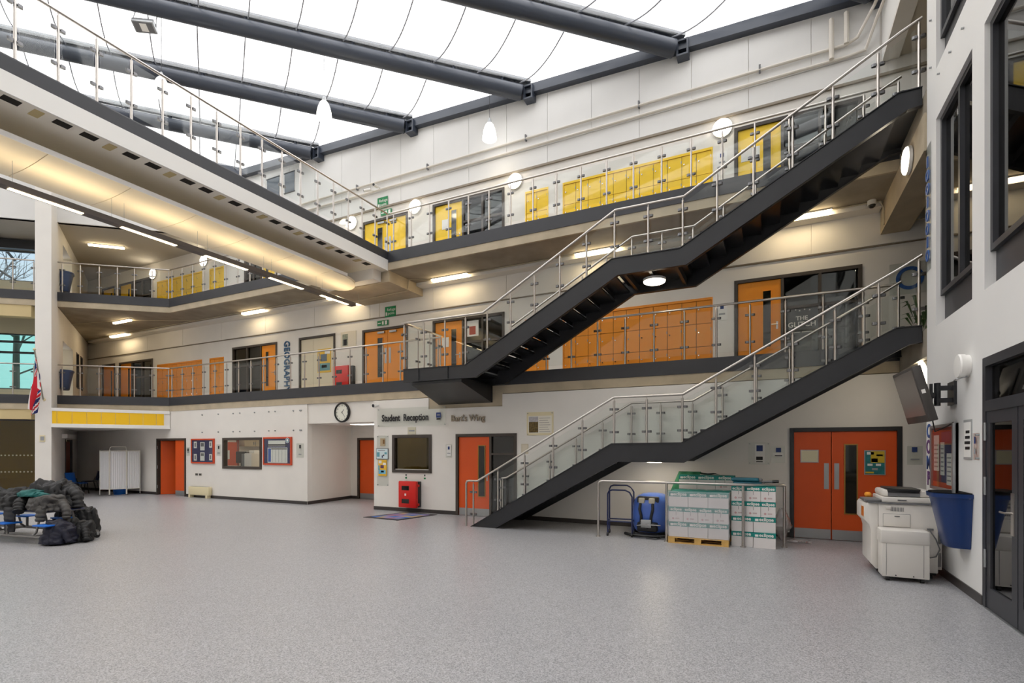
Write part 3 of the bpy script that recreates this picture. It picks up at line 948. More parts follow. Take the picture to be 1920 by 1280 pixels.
# rounded end board
g = Geo()
ys = yy; 
ring = [(-10.28, ys)] + [(-11.0 + 0.72 * math.cos(t), ys + 0.15 + 1.15 * math.sin(t) ** 0.8) for t in [PI * k / 14 for k in range(15)]] + [(-11.72, ys)]
n_ = len(ring)
vs = [(p[0], p[1], 6.43 - 0.05 * math.sin(PI * min(1, max(0, (p[0] + 11.72) / 1.44)))) for p in ring] + [(p[0], p[1], 6.48) for p in ring] + [(-11.0, ys + 0.5, 6.385)]
fs = [(i, i + 1, n_ + i + 1, n_ + i) for i in range(n_ - 1)] + [(n_ - 1, 0, n_, 2 * n_ - 1)] + [(i + 1, i, 2 * n_) for i in range(n_ - 1)] + [(0, n_ - 1, 2 * n_)] + [list(range(n_, 2 * n_))]
mk('raft_board', g.add(vs, fs), raftm, raft)
bx('edge_strip', -10.285, -10.265, -3.1, 10.6, 6.45, 6.53, white_paint, raft)
for yy in [0.6 + 1.6 * k for k in range(7)]:
    mk('hanger_rod', Geo().cyl((-11.0, yy, 6.44), (-11.0, yy, 6.87), 0.006, 6), gal, raft)

lum = empty('linear_luminaire', (-10.9, 5, 5.92), 'long dark grey suspended linear luminaire below the ivory raft', 'light')
bx('housing', -10.99, -10.81, -3.0, 11.5, 5.925, 6.02, mat('grey brown aluminium', (86, 78, 74), 0.5), lum)
for k in range(9):
    y0 = 3.82 - 4 * 1.61 + k * 1.61
    if y0 < -3: continue
    bx('diffuser', -10.945, -10.855, y0, y0 + 1.0, 5.918, 5.926, lamp_up, lum)
    bx('uplight', -10.96, -10.84, y0 + 0.1, y0 + 1.5, 6.02, 6.024, lamp_up, lum)
    for o in (0.05, 1.45):
        mk('cable', Geo().cyl((-10.9, y0 + o, 6.02), (-10.9, y0 + o, 6.39), 0.003, 5), gal, lum)

# ================================================================== STAIRS
YS, YB = 10.10, 11.54
def interp(pts, x):
    for (a, b) in zip(pts[:-1], pts[1:]):
        if x <= b[0]:
            return a[1] + (b[1] - a[1]) * (x - a[0]) / (b[0] - a[0])
    return pts[-1][1]
def channel(top, bottom, yc, inward, name, parent):
    """plate stringer with a small flange top and bottom"""
    poly = top + bottom[::-1]
    g = Geo().prism(poly, 'y', yc - 0.012, yc + 0.012)
    st = mk(name, g, black_steel, parent, smooth=False)
    for path, sgn, nm in ((top, -1, 'top_flange'), (bottom, 1, 'bottom_flange')):
        vs = []
        for (px, pz) in path:
            for (oy, oz) in ((-0.03 if inward > 0 else -0.06, 0), (0.06 if inward > 0 else 0.03, 0), (0.06 if inward > 0 else 0.03, sgn * 0.016), (-0.03 if inward > 0 else -0.06, sgn * 0.016)):
                vs.append((px, yc + oy, pz + oz))
        fs = [(0, 1, 2, 3), tuple(4 * (len(path) - 1) + q for q in (3, 2, 1, 0))]
        for k in range(len(path) - 1):
            for q in range(4):
                fs.append((4 * k + q, 4 * k + (q + 1) % 4, 4 * k + 4 + (q + 1) % 4, 4 * k + 4 + q))
        mk(nm, Geo().add(vs, fs), black_steel, st, smooth=False)
    return st
tread_m = mat('charcoal tread', (34, 35, 40), 0.3)
nosing_m = mat('pale nosing strip', (190, 188, 182), 0.5)
def flight(parent, x0, x1, z0, z1, n, solid):
    """n risers from z0 to z1"""
    rise = (z1 - z0) / n
    go = (x1 - x0) / (n - 1)
    ya, yb = YS + 0.02, YB - 0.02
    g = Geo().box(0, go + 0.03, ya, yb, -0.045, 0)
    tme = mesh_of('tread', Geo().box(0, go + 0.03, ya, yb, -0.045, 0), tread_m, smooth=False)
    rme = mesh_of('riser', Geo().box(0, 0.008, ya, yb, -rise * (1.0 if solid else 0.62), -0.02), tread_m, smooth=False)
    nme = mesh_of('nosing', Geo().box(-0.004, 0.05, ya + 0.05, yb - 0.05, 0, 0.004), nosing_m, smooth=False)
    for k in range(1, n):
        x = x0 + (k - 1) * go
        z = z0 + k * rise
        t = inst('tread', tme, (x, 0, z), parent)
        inst('riser', rme, (x + 0.004, 0, z - 0.03), t)
        inst('nosing', nme, (x, 0, z), t)

low_top = [(-6.06, 0.005), (-2.81, 1.87), (-1.48, 1.88), (1.81, 3.69), (2.14, 3.69)]
low_bot = [(-5.42, 0.005), (-2.69, 1.50), (-1.43, 1.50), (1.98, 3.40), (2.14, 3.42)]
s1 = empty('lower_staircase', (-2, 10.8, 0), 'black steel staircase rising from the hall floor to the lower gallery', 'staircase')
channel(low_top, low_bot, YS, 1, 'stringer', s1)
channel(low_top, low_bot, YB, -1, 'stringer', s1)
flight(s1, -5.75, -2.82, 0.0, 1.79, 11, True)
bx('landing', -2.83, -1.45, YS + 0.02, YB - 0.02, 1.745, 1.79, tread_m, s1)
flight(s1, -1.47, 1.78, 1.79, F1, 11, True)
bx('landing', 1.80, 2.14, YS + 0.02, YB - 0.02, F1 - 0.045, F1, tread_m, s1)

up_top = [(-7.97, 3.69), (-6.21, 3.68), (-2.8, 5.54), (-1.5, 5.53), (1.84, 7.415), (2.14, 7.415)]
up_bot = [(-7.97, 3.37), (-5.94, 3.37), (-2.68, 5.19), (-1.39, 5.19), (1.95, 7.10), (2.14, 7.12)]
s2 = empty('upper_staircase', (-2, 10.8, F1), 'black steel staircase climbing from the lower gallery to the upper one', 'staircase')
channel(up_top, up_bot, YS, 1, 'stringer', s2)
channel(up_top[1:], [(-6.21, 3.37)] + up_bot[1:], YB, -1, 'stringer', s2)
flight(s2, -6.15, -2.82, F1, 5.45, 11, False)
bx('landing', -2.83, -1.46, YS + 0.02, YB - 0.02, 5.4, 5.45, tread_m, s2)
flight(s2, -1.47, 1.78, 5.45, F2, 11, True)
bx('landing', 1.80, 2.14, YS + 0.02, YB - 0.02, F2 - 0.045, F2, tread_m, s2)
bx('landing', -7.95, -6.15, YS + 0.02, YW - 0.04, F1 - 0.05, F1, tread_m, s2)
bx('stiffener', -7.55, -7.50, YS - 0.035, YS - 0.012, 3.38, 3.68, black_steel, s2)
bx('stiffener', -6.72, -6.67, YS - 0.035, YS - 0.012, 3.38, 3.68, black_steel, s2)
# tapered bracket box under the first landing
g = Geo()
vs = [(-7.75, YS + 0.05, 3.30), (-6.35, YS + 0.05, 3.30), (-6.35, YS + 0.05, 3.40), (-7.75, YS + 0.05, 3.40),
      (-8.03, YW - 0.04, 2.95), (-6.4, YW - 0.04, 2.95), (-6.4, YW - 0.04, 3.40), (-8.03, YW - 0.04, 3.40)]
g.add(vs, [(0, 1, 2, 3), (7, 6, 5, 4), (0, 4, 5, 1), (1, 5, 6, 2), (2, 6, 7, 3), (3, 7, 4, 0)])
mk('bracket_box', g, black_steel, s2, smooth=False)
bx('end_plate', -8.05, -6.38, YW - 0.05, YW - 0.03, 2.95, 3.4, black_steel, s2)
# cross members under the mid landings
for zz, st in ((1.62, s1), (5.3, s2)):
    for xx in (-2.6, -2.1, -1.6):
        bx('cross_member', xx - 0.03, xx + 0.03, YS + 0.02, YB - 0.02, zz - 0.06, zz + 0.1, black_steel, st)

# ================================================================== BALUSTRADES
post_me = mesh_of('post', Geo().cyl((0, 0, 0), (0, 0, 1), 0.021, 12), steel)
stem_me = mesh_of('stem', Geo().cyl((0, 0, 0), (0, 0, 0.06), 0.008, 8), steel)
g = Geo()
for sx in (-1, 1):
    n = 10
    ring = [(sx * 0.026, -0.026)] + [(sx * (0.06 + 0.034 * math.cos(t)), 0.026 * math.sin(t)) for t in [-PI / 2 + PI * k / 6 for k in range(7)]] + [(sx * 0.026, 0.026)]
    g.prism(ring, 'z', -0.022, 0.022)
g.cyl((-0.05, 0, 0), (0.05, 0, 0), 0.009, 6)
clamp_me = mesh_of('clamp', g, clampm)
def balustrade(name, label, path, posts, group='glass balustrades of the galleries and stairs', gtop=0.10, gbot=0.09, rail=True, r=0.024, ends=None, parentless=True, side_off=0.0):
    """path: (x, y, base z, rail z); posts: distances in plan along it"""
    d = [0.0]
    for a, b in zip(path[:-1], path[1:]):
        d.append(d[-1] + math.hypot(b[0] - a[0], b[1] - a[1]))
    def at(s):
        s = max(0, min(d[-1], s))
        for k in range(len(path) - 1):
            if s <= d[k + 1] + 1e-9:
                t = (s - d[k]) / max(1e-9, d[k + 1] - d[k])
                a, b = path[k], path[k + 1]
                return [a[i] + (b[i] - a[i]) * t for i in range(4)], math.atan2(b[1] - a[1], b[0] - a[0])
    p0, _ = at(d[-1] / 2)
    root = empty(name, (p0[0], p0[1], p0[2]), label, 'balustrade', group)
    pts = []
    for s in posts:
        p, an = at(s)
        h = p[3] - p[2] - 0.07
        W = Matrix.Translation((p[0], p[1], p[2])) @ Matrix.Rotation(an, 4, 'Z') @ Matrix.Diagonal((1, 1, h, 1))
        po = inst('post', post_me, W, root)
        W0 = Matrix.Translation((p[0], p[1], p[2])) @ Matrix.Rotation(an, 4, 'Z')
        inst('stem', stem_me, Matrix.Translation((p[0], p[1], p[3] - 0.075)), po)
        for hh in (0.26, 0.80):
            inst('clamp', clamp_me, W0 @ Matrix.Translation((0, 0, h * hh)), po)
        pts.append(p)
    for s0, s1_ in zip(posts[:-1], posts[1:]):
        if s1_ - s0 < 0.2: continue
        a, an = at(s0 + 0.045); b, _ = at(s1_ - 0.045)
        ox, oy = -math.sin(an) * 0.005, math.cos(an) * 0.005
        vs = []
        for sg in (-1, 1):
            for (q, z) in ((a, a[2] + gbot), (b, b[2] + gbot), (b, b[3] - gtop), (a, a[3] - gtop)):
                vs.append((q[0] + sg * ox, q[1] + sg * oy, z))
        mk('glass_panel', Geo().add(vs, [(3, 2, 1, 0), (4, 5, 6, 7), (0, 1, 5, 4), (1, 2, 6, 5), (2, 3, 7, 6), (3, 0, 4, 7)]), glass_rail, root, smooth=False)
    if rail:
        rp = ends if ends else [(p[0], p[1], p[3]) for p in path]
        mk('handrail', Geo().tube(rp, r, 12), steel, root)
    return root
def span(x0, pts):
    return [abs(q - x0) for q in pts]

B2, R2, B1, R1 = 7.415, 8.50, 3.69, 4.79
yb_ = YW - 0.005
balustrade('glass_balustrade', 'clear glass balustrade of the upper gallery to the right of the bridge', [(-9.72, yb_, B2, R2), (2.14, yb_, B2, R2)], span(-9.72, [-9.61 + 0.623 * k for k in range(19)]))
balustrade('glass_balustrade', 'clear glass balustrade of the upper gallery seen beneath the bridge raft', [(-20.24, yb_, B2, R2), (-12.25, yb_, B2, R2)], span(-20.24, [-20.11 + 0.625 * k for k in range(13)]))
balustrade('glass_balustrade', 'clear glass balustrade of the lower gallery running past the geography sign', [(-20.24, yb_, B1, R1), (-8.0, yb_, B1, R1)], span(-20.24, [-20.11 + 0.632 * k for k in range(18)]) + [12.16])
balustrade('glass_balustrade', 'clear glass balustrade of the lower gallery before the wide orange locker bank', [(-5.62, yb_, B1, R1), (2.14, yb_, B1, R1)], span(-5.62, [-5.54 + 0.648 * k for k in range(12)]))
for nm, bz, rz_ in (('upper', B2, R2), ('lower', B1, R1)):
    a = FP(3.58, 0.0); b = FP(0.0)
    us = [3.44, 2.88, 2.29, 1.71, 1.16, 0.58, 0.03]
    balustrade('glass_balustrade', 'short angled glass balustrade by the white pillar on the %s gallery' % nm,
               [(a[0], a[1], bz, rz_), (b[0], b[1], bz, rz_)], [3.58 - u for u in us])
    a = FP(15.7); b = FP(4.3)
    balustrade('glass_balustrade', 'glass balustrade left of the white pillar on the %s gallery' % nm,
               [(a[0], a[1], bz, rz_), (b[0], b[1], bz, rz_)], [0.632 * k + 0.02 for k in range(19)])
balustrade('glass_balustrade', 'long clear glass balustrade along the high bridge', [(-9.82, -1.0, B2, R2), (-9.82, YW - 0.02, B2, R2)], [4.56 + 0.5115 * k for k in range(17)] if False else [q + 1.0 for q in [11.70 - 0.5115 * k for k in range(24)][::-1]])
# stairs
lr = [(-6.19, 1.035), (-5.89, 1.035), (-2.76, 2.78), (-1.45, 2.78), (1.86, 4.62), (2.14, 4.79)]
def stair_rail(name, label, tops, rails, Y, xs, x0, ends):
    br_ = sorted(set([x0] + [p[0] for p in tops if p[0] > x0] + [p[0] for p in rails if p[0] > x0]))
    path = [(x_, Y, interp(tops, x_), interp(rails, x_)) for x_ in br_ if x_ <= 2.141]
    return balustrade(name, label, path, [q - x0 for q in xs], ends=ends, gtop=0.12, gbot=0.05)
lx = [-6.0, -5.37, -4.72, -4.06, -3.42, -2.76, -2.12, -1.46, -0.87, -0.23, 0.36, 0.98, 1.58, 2.10]
ltop = [(-6.2, 0.0), (-6.04, 0.02)] + low_top[1:]
stair_rail('stair_balustrade', 'front glass balustrade of the lower staircase with steel handrail down to the floor', ltop, lr, YS, lx, -6.05,
           [(-6.19, YS, 0.0), (-6.19, YS, 0.97), (-6.17, YS, 1.02), (-6.12, YS, 1.035)] + [(q[0], YS, q[1]) for q in lr[1:]])
stair_rail('stair_balustrade', 'rear glass balustrade of the lower staircase beside the white wall', ltop, lr, YB, lx, -6.05,
           [(-6.05, YB, 0.1), (-6.05, YB, 0.97), (-6.02, YB, 1.02)] + [(q[0], YB, q[1]) for q in lr[1:]])
ur = [(-8.03, 4.81), (-5.75, 4.81), (-2.74, 6.49), (-1.43, 6.48), (1.86, 8.36), (2.14, 8.50)]
ux = [-7.95, -7.37, -6.77, -6.21, -5.64, -5.06, -4.49, -3.91, -3.33, -2.75, -2.09, -1.45, -0.85, -0.25, 0.36, 0.95, 1.57, 2.10]
stair_rail('stair_balustrade', 'front glass balustrade of the upper staircase, from its landing to the upper gallery', up_top, ur, YS, ux, -7.97, [(q[0], YS, q[1]) for q in ur])
stair_rail('stair_balustrade', 'rear glass balustrade of the upper staircase, nearer the lockers', [(-5.75, 3.93)] + up_top[2:], [(-5.75, 4.81)] + ur[2:], YB, ux[5:], -5.75, [(q[0], YB, q[1]) for q in [(-5.75, 4.81)] + ur[2:]])
balustrade('stair_balustrade', 'short side glass balustrade closing the left end of the stair landing', [(-7.97, YS + 0.02, B1, 4.81), (-7.97, YW - 0.04, B1, 4.81)], [0.0, 0.55, 1.05, 1.55])

# barrier rail on the hall floor
bar = empty('barrier_rail', (-1.4, 10.1, 0), 'low tubular steel barrier rail in front of the stacked paper boxes', 'barrier')
mk('top_rail', Geo().tube([(-3.08, 10.09, 1.02), (-3.075, 10.09, 1.075), (-3.04, 10.09, 1.105), (-2.98, 10.09, 1.115), (-0.42, 10.14, 1.115), (0.18, 10.40, 1.105), (0.24, 10.44, 1.10)], 0.026, 12), steel, bar)
for (px, py) in ((-3.08, 10.09), (-1.75, 10.11), (-0.42, 10.14), (0.24, 10.44)):
    p = mk('post', Geo().cyl((px, py, 0.0), (px, py, 1.1 if px > -3 else 1.04), 0.024, 12), steel, bar)
    mk('foot_flange', Geo().cyl((px, py, 0.0), (px, py, 0.012), 0.05, 14), steel, p)

# ================================================================== LOCKERS
def lockers(label, x0, x1, zf, zt, nc, nr, m, group):
    root = empty('locker_bank', ((x0 + x1) / 2, YU, zf), label, 'lockers', group)
    bx('carcass', x0 + 0.005, x1 - 0.005, YU + 0.03, YU + 0.35, zf + 0.002, zt - 0.005, mat('shadow gap carcass', (74, 46, 16), 0.7), root)  # coloured dark to paint the shadow in the gaps between the doors
    bx('surround', x0, x0 + 0.03, YU - 0.012, YU + 0.03, zf + 0.05, zt, m, root)
    bx('surround', x1 - 0.03, x1, YU - 0.012, YU + 0.03, zf + 0.05, zt, m, root)
    bx('surround', x0 + 0.03, x1 - 0.03, YU - 0.012, YU + 0.03, zt - 0.06, zt, m, root)
    bx('plinth', x0 + 0.03, x1 - 0.03, YU + 0.0, YU + 0.03, zf + 0.002, zf + 0.1, anth, root)
    a, b = x0 + 0.03, x1 - 0.03
    w_ = (b - a) / nc; h_ = (zt - 0.06 - zf - 0.1) / nr
    dm = mesh_of('locker_door', Geo().box(-w_ / 2 + 0.006, w_ / 2 - 0.006, -0.022, 0.0, 0.006, h_ - 0.006), m, smooth=False)
    km = mesh_of('lock_knob', Geo().cyl((0, 0, 0), (0, -0.022, 0), 0.016, 10), chrome)
    hm = mesh_of('hinge', Geo().box(-0.008, 0.008, -0.006, 0, -0.03, 0.03), gal, smooth=False)
    for i in range(nc):
        for j in range(nr):
            cx, cz = a + (i + 0.5) * w_, zf + 0.1 + j * h_
            dr = inst('locker_door', dm, (cx, YU + 0.03, cz), root)
            inst('lock_knob', km, (cx - w_ * 0.34, YU + 0.008, cz + h_ * 0.62), dr)
            inst('hinge', hm, (cx + w_ * 0.46, YU + 0.008, cz + h_ * 0.75), dr)
    return root
for zf, m_, nm, d_, z0_ in ((F1, org1, 'orange', 'lower', 5.44), (F2, yel2, 'yellow', 'upper', 9.08)):
    gp = '%s lockers of the %s gallery' % (nm, d_)
    lockers('wide bank of %s lockers on the %s gallery behind the staircase' % (nm, d_), -5.1, -1.23, zf, z0_, 11, 3, m_, gp)
    lockers('narrow pair of %s locker columns left of the wide bank, %s gallery' % (nm, d_), -6.24, -5.53, zf, z0_, 2, 3, m_, gp)
    lockers('%s locker bank near the white pillar on the %s gallery' % (nm, d_), -24.06, -20.93, zf, z0_, 9, 3, m_, gp)
    lockers('small %s locker bank just right of the fold of the %s gallery' % (nm, d_), -20.44, -19.54, zf, z0_, 3, 3, m_, gp)

# ================================================================== LAMPS
gB = 'ceiling batten lights'
def batten(label, x0, y0, x1, y1, z):
    a = math.atan2(y1 - y0, x1 - x0); L_ = math.hypot(x1 - x0, y1 - y0)
    root = empty('batten_light', ((x0 + x1) / 2, (y0 + y1) / 2, z - 0.09), label, 'light', gB, rz=a)
    M = Matrix.Translation(((x0 + x1) / 2, (y0 + y1) / 2, z)) @ Matrix.Rotation(a, 4, 'Z')
    mk('body', Geo().box(-L_ / 2, L_ / 2, -0.06, 0.06, -0.03, -0.001).xf(M), white_paint, root, smooth=False)
    mk('diffuser', Geo().prism([(-0.055, -0.03), (-0.045, -0.085), (0.045, -0.085), (0.055, -0.03)], 'x', -L_ / 2 + 0.02, L_ / 2 - 0.02).xf(M), lamp_w, root, smooth=False)
batten('glowing batten light on the concrete soffit right of the bridge end', -9.14, 12.93, -7.87, 12.93, 6.89)
batten('glowing batten light on the concrete soffit above the geography sign', -17.77, 12.92, -16.57, 12.92, 6.89)
batten('front one of two batten lights on the soffit by the white pillar', -23.77, 11.58, -22.56, 11.58, 6.89)
batten('rear one of two batten lights on the soffit by the white pillar', -26.8, 12.92, -25.5, 12.92, 6.89)
batten('glowing batten light seen through glass above the wide orange lockers', -4.58, 12.92, -3.36, 12.92, 6.89)
batten('glowing batten light on the soffit at the far right under the stair', 0.0, 12.95, 1.2, 12.95, 6.89)
batten('batten light on the soffit just behind the tip of the luminaire', -13.4, 12.88, -12.3, 12.88, 6.89)
batten('batten light on the grey ceiling above the angled upper gallery', -24.33, 10.94, -23.45, 11.80, 9.95)
rl = empty('recess_light', (-11.2, 12.6, 2.54), 'flat ceiling light glowing in the recess by the clock', 'light')
bx('frame', -11.9, -10.5, 12.3, 12.9, 2.53, 2.55, white_paint, rl)
bx('diffuser', -11.85, -10.55, 12.35, 12.85, 2.524, 2.53, lamp_rec, rl)

def disc(label, c, n, r=0.225, d=0.1, m=None):
    root = empty('disc_light', c, label, 'light', 'round disc lights')
    n = Vector(n).normalized()
    q = Vector((0, 0, 1)).rotation_difference(n).to_matrix().to_4x4()
    M = Matrix.Translation(Vector(c)) @ q
    mk('base_ring', Geo().lathe([(r * 0.93, 0.002), (r, 0.01), (r, d * 0.55), (r * 0.96, d * 0.6)], n=32).xf(M), white_paint, root)
    mk('diffuser', Geo().lathe([(r * 0.95, d * 0.6), (r * 0.93, d * 0.8), (r * 0.8, d * 0.95), (r * 0.4, d * 1.05), (0.01, d * 1.07)], n=32).xf(M), m or lamp_d, root)
for lab, x_ in (('between the yellow double doors and the yellow office door', -10.08), ('right of the office window, upper gallery', -6.55), ('right of the wide yellow lockers', -1.01), ('left of the yellow double doors by the bridge', -12.75), ('above the small yellow lockers beyond the bridge', -20.75), ('at the far left end of the upper gallery', -24.3)):
    disc('round glowing wall light ' + lab, (x_, YU, 9.45), (0, -1, 0))
disc('round light under the middle landing of the upper staircase', (-2.1, 10.75, 5.235), (0, 0, -1))
disc('round light under the first landing of the upper staircase', (-6.95, 10.45, 3.37), (0, 0, -1))
disc('round light under the middle landing of the lower staircase', (-2.1, 10.8, 1.56), (0, 0, -1), d=0.08)
disc('round light on the concrete beam under the top of the stairs', (2.12, 10.75, 6.6), (-1, 0, 0))
disc('round light half hidden behind the wall television', (2.3, 10.45, 2.98), (-1, 0, -0.2))

shade_prof = [(0.05, 0.46), (0.07, 0.45), (0.11, 0.40), (0.15, 0.30), (0.18, 0.18), (0.195, 0.06), (0.2, 0.0), (0.19, 0.0), (0.17, 0.18), (0.14, 0.3), (0.1, 0.39), (0.05, 0.44)]
shade_glass = mat('opal ribbed shade', (244, 244, 242), 0.3)
nt = shade_glass.node_tree
b_ = nt.nodes['Principled BSDF']
b_.inputs['Emission Color'].default_value = lin((255, 250, 240)); b_.inputs['Emission Strength'].default_value = 2.2 * LAMP
def pendant(label, x, y, zb, ztop):
    root = empty('pendant_lamp', (x, y, zb), label, 'pendant lamp', 'bell pendants hung from the roof beams')
    mk('shade', Geo().lathe(shade_prof, (x, y, zb), 28, closed=True), shade_glass, root)
    mk('bulb', Geo().lathe([(0.02, 0.36), (0.06, 0.3), (0.08, 0.22), (0.06, 0.14), (0.02, 0.11)], (x, y, zb), 16), lamp_p, root)
    mk('cap', Geo().lathe([(0.05, 0.45), (0.055, 0.5), (0.04, 0.56), (0.02, 0.6)], (x, y, zb), 16), gal, root)
    mk('cable', Geo().cyl((x, y, zb + 0.58), (x, y, ztop), 0.006, 6), blackp, root)
pendant('bell pendant lamp hanging left of centre against the sky', -10.67, 10.16, 10.60, 12.3)
pendant('bell pendant lamp hanging in front of the white upper wall', -7.01, 12.68, 10.41, 11.7)
pendant('bell pendant lamp seen through the glass of the bridge', -13.97, 7.88, 10.82, 12.85)
pendant('bell pendant lamp at the top edge, right of the centre beam', -1.46, 10.83, 10.57, 12.3)

# flood light under a roof beam
fl = empty('flood_light', (-14.3, 7.65, 12.4), 'square floodlight with pale housing hung under a roof beam', 'light')
M = Matrix.Translation((-14.3, 7.65, 12.52)) @ Matrix.Rotation(math.radians(34), 4, 'Z') @ Matrix.Rotation(math.radians(-25), 4, 'X')
mk('housing', Geo().box(-0.26, 0.26, -0.14, 0.14, 0, 0.14).xf(M), gal, fl, bevel=0.015)
mk('reflector', Geo().box(-0.22, 0.22, -0.11, 0.11, -0.006, 0.0).xf(M), greyp, fl, smooth=False)
mk('bulb', Geo().box(-0.08, 0.08, -0.09, 0.09, -0.014, -0.006).xf(M), paper, fl, smooth=False)
for sx in (-1, 1):
    p = M @ Vector((sx * 0.27, 0, 0.07))
    mk('hanger', Geo().tube([p, p + Vector((0, 0, 0.2)), p + Vector((0.02, 0.03, 0.34))], 0.012, 6), gal, fl)

# ================================================================== PIPES AND CONDUITS ON THE WALLS
pipe_m = mat('off white painted pipe', (218, 212, 202), 0.5)
def pipe(label, pts, r, brs=(), m=pipe_m):
    root = empty('wall_pipe', pts[0], label, 'pipe', 'pipes and conduits')
    mk('pipe_run', Geo().tube(pts, r, 8), m, root)
    for b in brs:
        bx('pipe_clip', b[0] - 0.02, b[0] + 0.02, b[1] - 0.03, b[1] + 0.05, b[2] - 0.05, b[2] + 0.12, greyp, root)
    return root
yp = YU - 0.06
pipe('upper one of two white pipes along the top of the wall', [(-17.8, yp, 10.58), (1.5, yp, 10.56), (1.7, yp - 0.05, 10.62), (1.98, yp - 0.2, 11.1), (2.1, 12.6, 11.2), (2.1, 6.0, 12.0)], 0.034, [(x_, yp, 10.56) for x_ in (-12.5, -9.6, -6.2, -3.0, -0.2)])
pipe('lower one of two white pipes along the top of the wall', [(-17.8, yp, 10.31), (1.5, yp, 10.29), (1.85, yp, 10.33), (2.02, yp - 0.2, 10.8), (2.1, 12.9, 10.95), (2.1, 6.0, 11.6)], 0.034)
pipe('left one of two short white downpipes at the top right', [(1.22, yp - 0.06, 10.3), (1.22, yp - 0.06, 11.15), (1.22, yp, 11.2)], 0.05)
pipe('right one of two short white downpipes at the top right', [(1.5, yp - 0.06, 10.55), (1.5, yp - 0.06, 11.2), (1.5, yp, 11.25)], 0.05)
zc = 6.87
cm = mat('pale conduit', (196, 184, 158), 0.6)
pipe('thin conduit on the soffit from the bridge end to the right', [(-9.78, 12.6, 6.6), (-9.75, 12.6, zc), (-9.2, 12.93, zc), (2.05, 12.95, zc), (2.1, 12.9, 6.7), (2.1, 12.9, 6.36), (3.4, 12.95, 6.36)], 0.014, m=cm)
pipe('thin conduit on the soffit left of the bridge', [(-29, 12.9, zc), (-12.3, 12.85, zc), (-12.25, 12.8, 6.56), (-9.85, 12.65, 6.55)], 0.014, m=cm)
pipe('thin conduit crossing the soffit by the white pillar', [(-26.0, 10.9, zc), (-22.9, 11.58, zc), (-20.5, 12.85, zc)], 0.012, m=cm)
pipe('thin cable dropping from the soffit beside the refuge sign', [(-11.55, YU - 0.02, 6.8), (-11.55, YU - 0.02, 6.12)], 0.008, m=cm)

# ================================================================== SIGNS ON THE GROUND FLOOR WALL
def plate(name, label, cat, x0, x1, z0, z1, Y, m, t=0.012, group=None, parent=None):
    r = empty(name, ((x0 + x1) / 2, Y, z0), label, cat, group)
    bx('backing', x0, x1, Y - t, Y - 0.001, z0, z1, m, r)
    return r
def blk(par, nm, x0, x1, z0, z1, Y, m, t=0.002):
    return bx(nm, x0, x1, Y - t, Y, z0, z1, m, par)
def studs(par, x0, x1, z0, z1, Y, e=0.03):
    for xx in (x0 + e, x1 - e):
        for zz in (z0 + e, z1 - e):
            mk('standoff', Geo().cyl((xx, Y, zz), (xx, Y - 0.035, zz), 0.011, 8), gal, par)

ys = WR - 0.03
sg = empty('reception_sign', (-8.95, ys, 2.39), 'clear acrylic sign with black lettering for the student reception', 'sign')
bx('acrylic_sheet', -10.13, -7.78, ys - 0.008, ys, 2.39, 2.91, glass_clear, sg)
text('lettering', 'Student  Reception', 0.262, Matrix.Translation((-9.96, ys - 0.012, 2.545)) @ WALL_Y, ink, sg, depth=0.004, bold=0.007, sx=0.80)
blk(sg, 'crest', -8.08, -7.93, 2.60, 2.74, ys - 0.008, inkb)
blk(sg, 'crest_band', -8.05, -7.96, 2.66, 2.69, ys - 0.010, paperb)
blk(sg, 'crest_base', -8.07, -7.94, 2.545, 2.585, ys - 0.008, ink)
studs(sg, -10.13, -7.78, 2.39, 2.91, ys + 0.03)
bl = mat('brushed bronze letters', (150, 138, 122), 0.35, 0.6)
text('wing_lettering', "Bart's Wing", 0.235, Matrix.Translation((-7.61, WR - 0.03, 2.49)) @ WALL_Y, bl, None, depth=0.012, bold=0.004, sx=0.93,
     label="raised metal lettering naming Bart's Wing above the glazed door", cat='lettering')
r = plate('wall_plate', 'small beige plate below the student reception lettering', 'plate', -9.06, -8.78, 2.16, 2.36, WR, mat('beige card', (206, 200, 178), 0.6))
blk(r, 'print_line', -9.02, -8.82, 2.24, 2.28, WR - 0.012, paperb)
r = plate('notice_panel', 'tall pale acrylic panel with pictures left of the reception window', 'sign', -10.16, -9.74, 0.69, 2.14, WR, glass_clear)
studs(r, -10.16, -9.74, 0.69, 2.14, WR)
blk(r, 'print', -10.04, -9.86, 1.84, 2.06, WR - 0.012, mat('sepia print', (180, 160, 128), 0.7))
blk(r, 'print', -9.94, -9.88, 1.9, 2.02, WR - 0.014, mat('umber print', (120, 84, 40), 0.7))
po = plate('framed_poster', 'small framed poster with blue shapes left of the reception window', 'poster', -10.18, -9.74, 1.46, 1.77, WR - 0.014, mat('grey slim frame', (90, 92, 96), 0.5))
blk(po, 'sheet', -10.165, -9.755, 1.475, 1.755, WR - 0.026, mat('pale blue print', (206, 222, 226), 0.6))
blk(po, 'blue_shape', -10.15, -10.05, 1.53, 1.66, WR - 0.028, mat('duck blue print', (96, 160, 176), 0.6))
blk(po, 'blue_shape', -9.87, -9.79, 1.60, 1.66, WR - 0.028, MATS['duck blue print'])
blk(po, 'text_line', -10.1, -9.85, 1.70, 1.72, WR - 0.028, paperb)
blk(po, 'figure', -9.97, -9.93, 1.50, 1.57, WR - 0.028, navy)
blk(po, 'figure', -9.92, -9.88, 1.55, 1.59, WR - 0.028, ink)
po = plate('leaflet_poster', 'yellow and blue leaflet poster under the small framed poster', 'poster', -10.1, -9.8, 0.98, 1.44, WR - 0.014, mat('amber print', (232, 184, 54), 0.6))
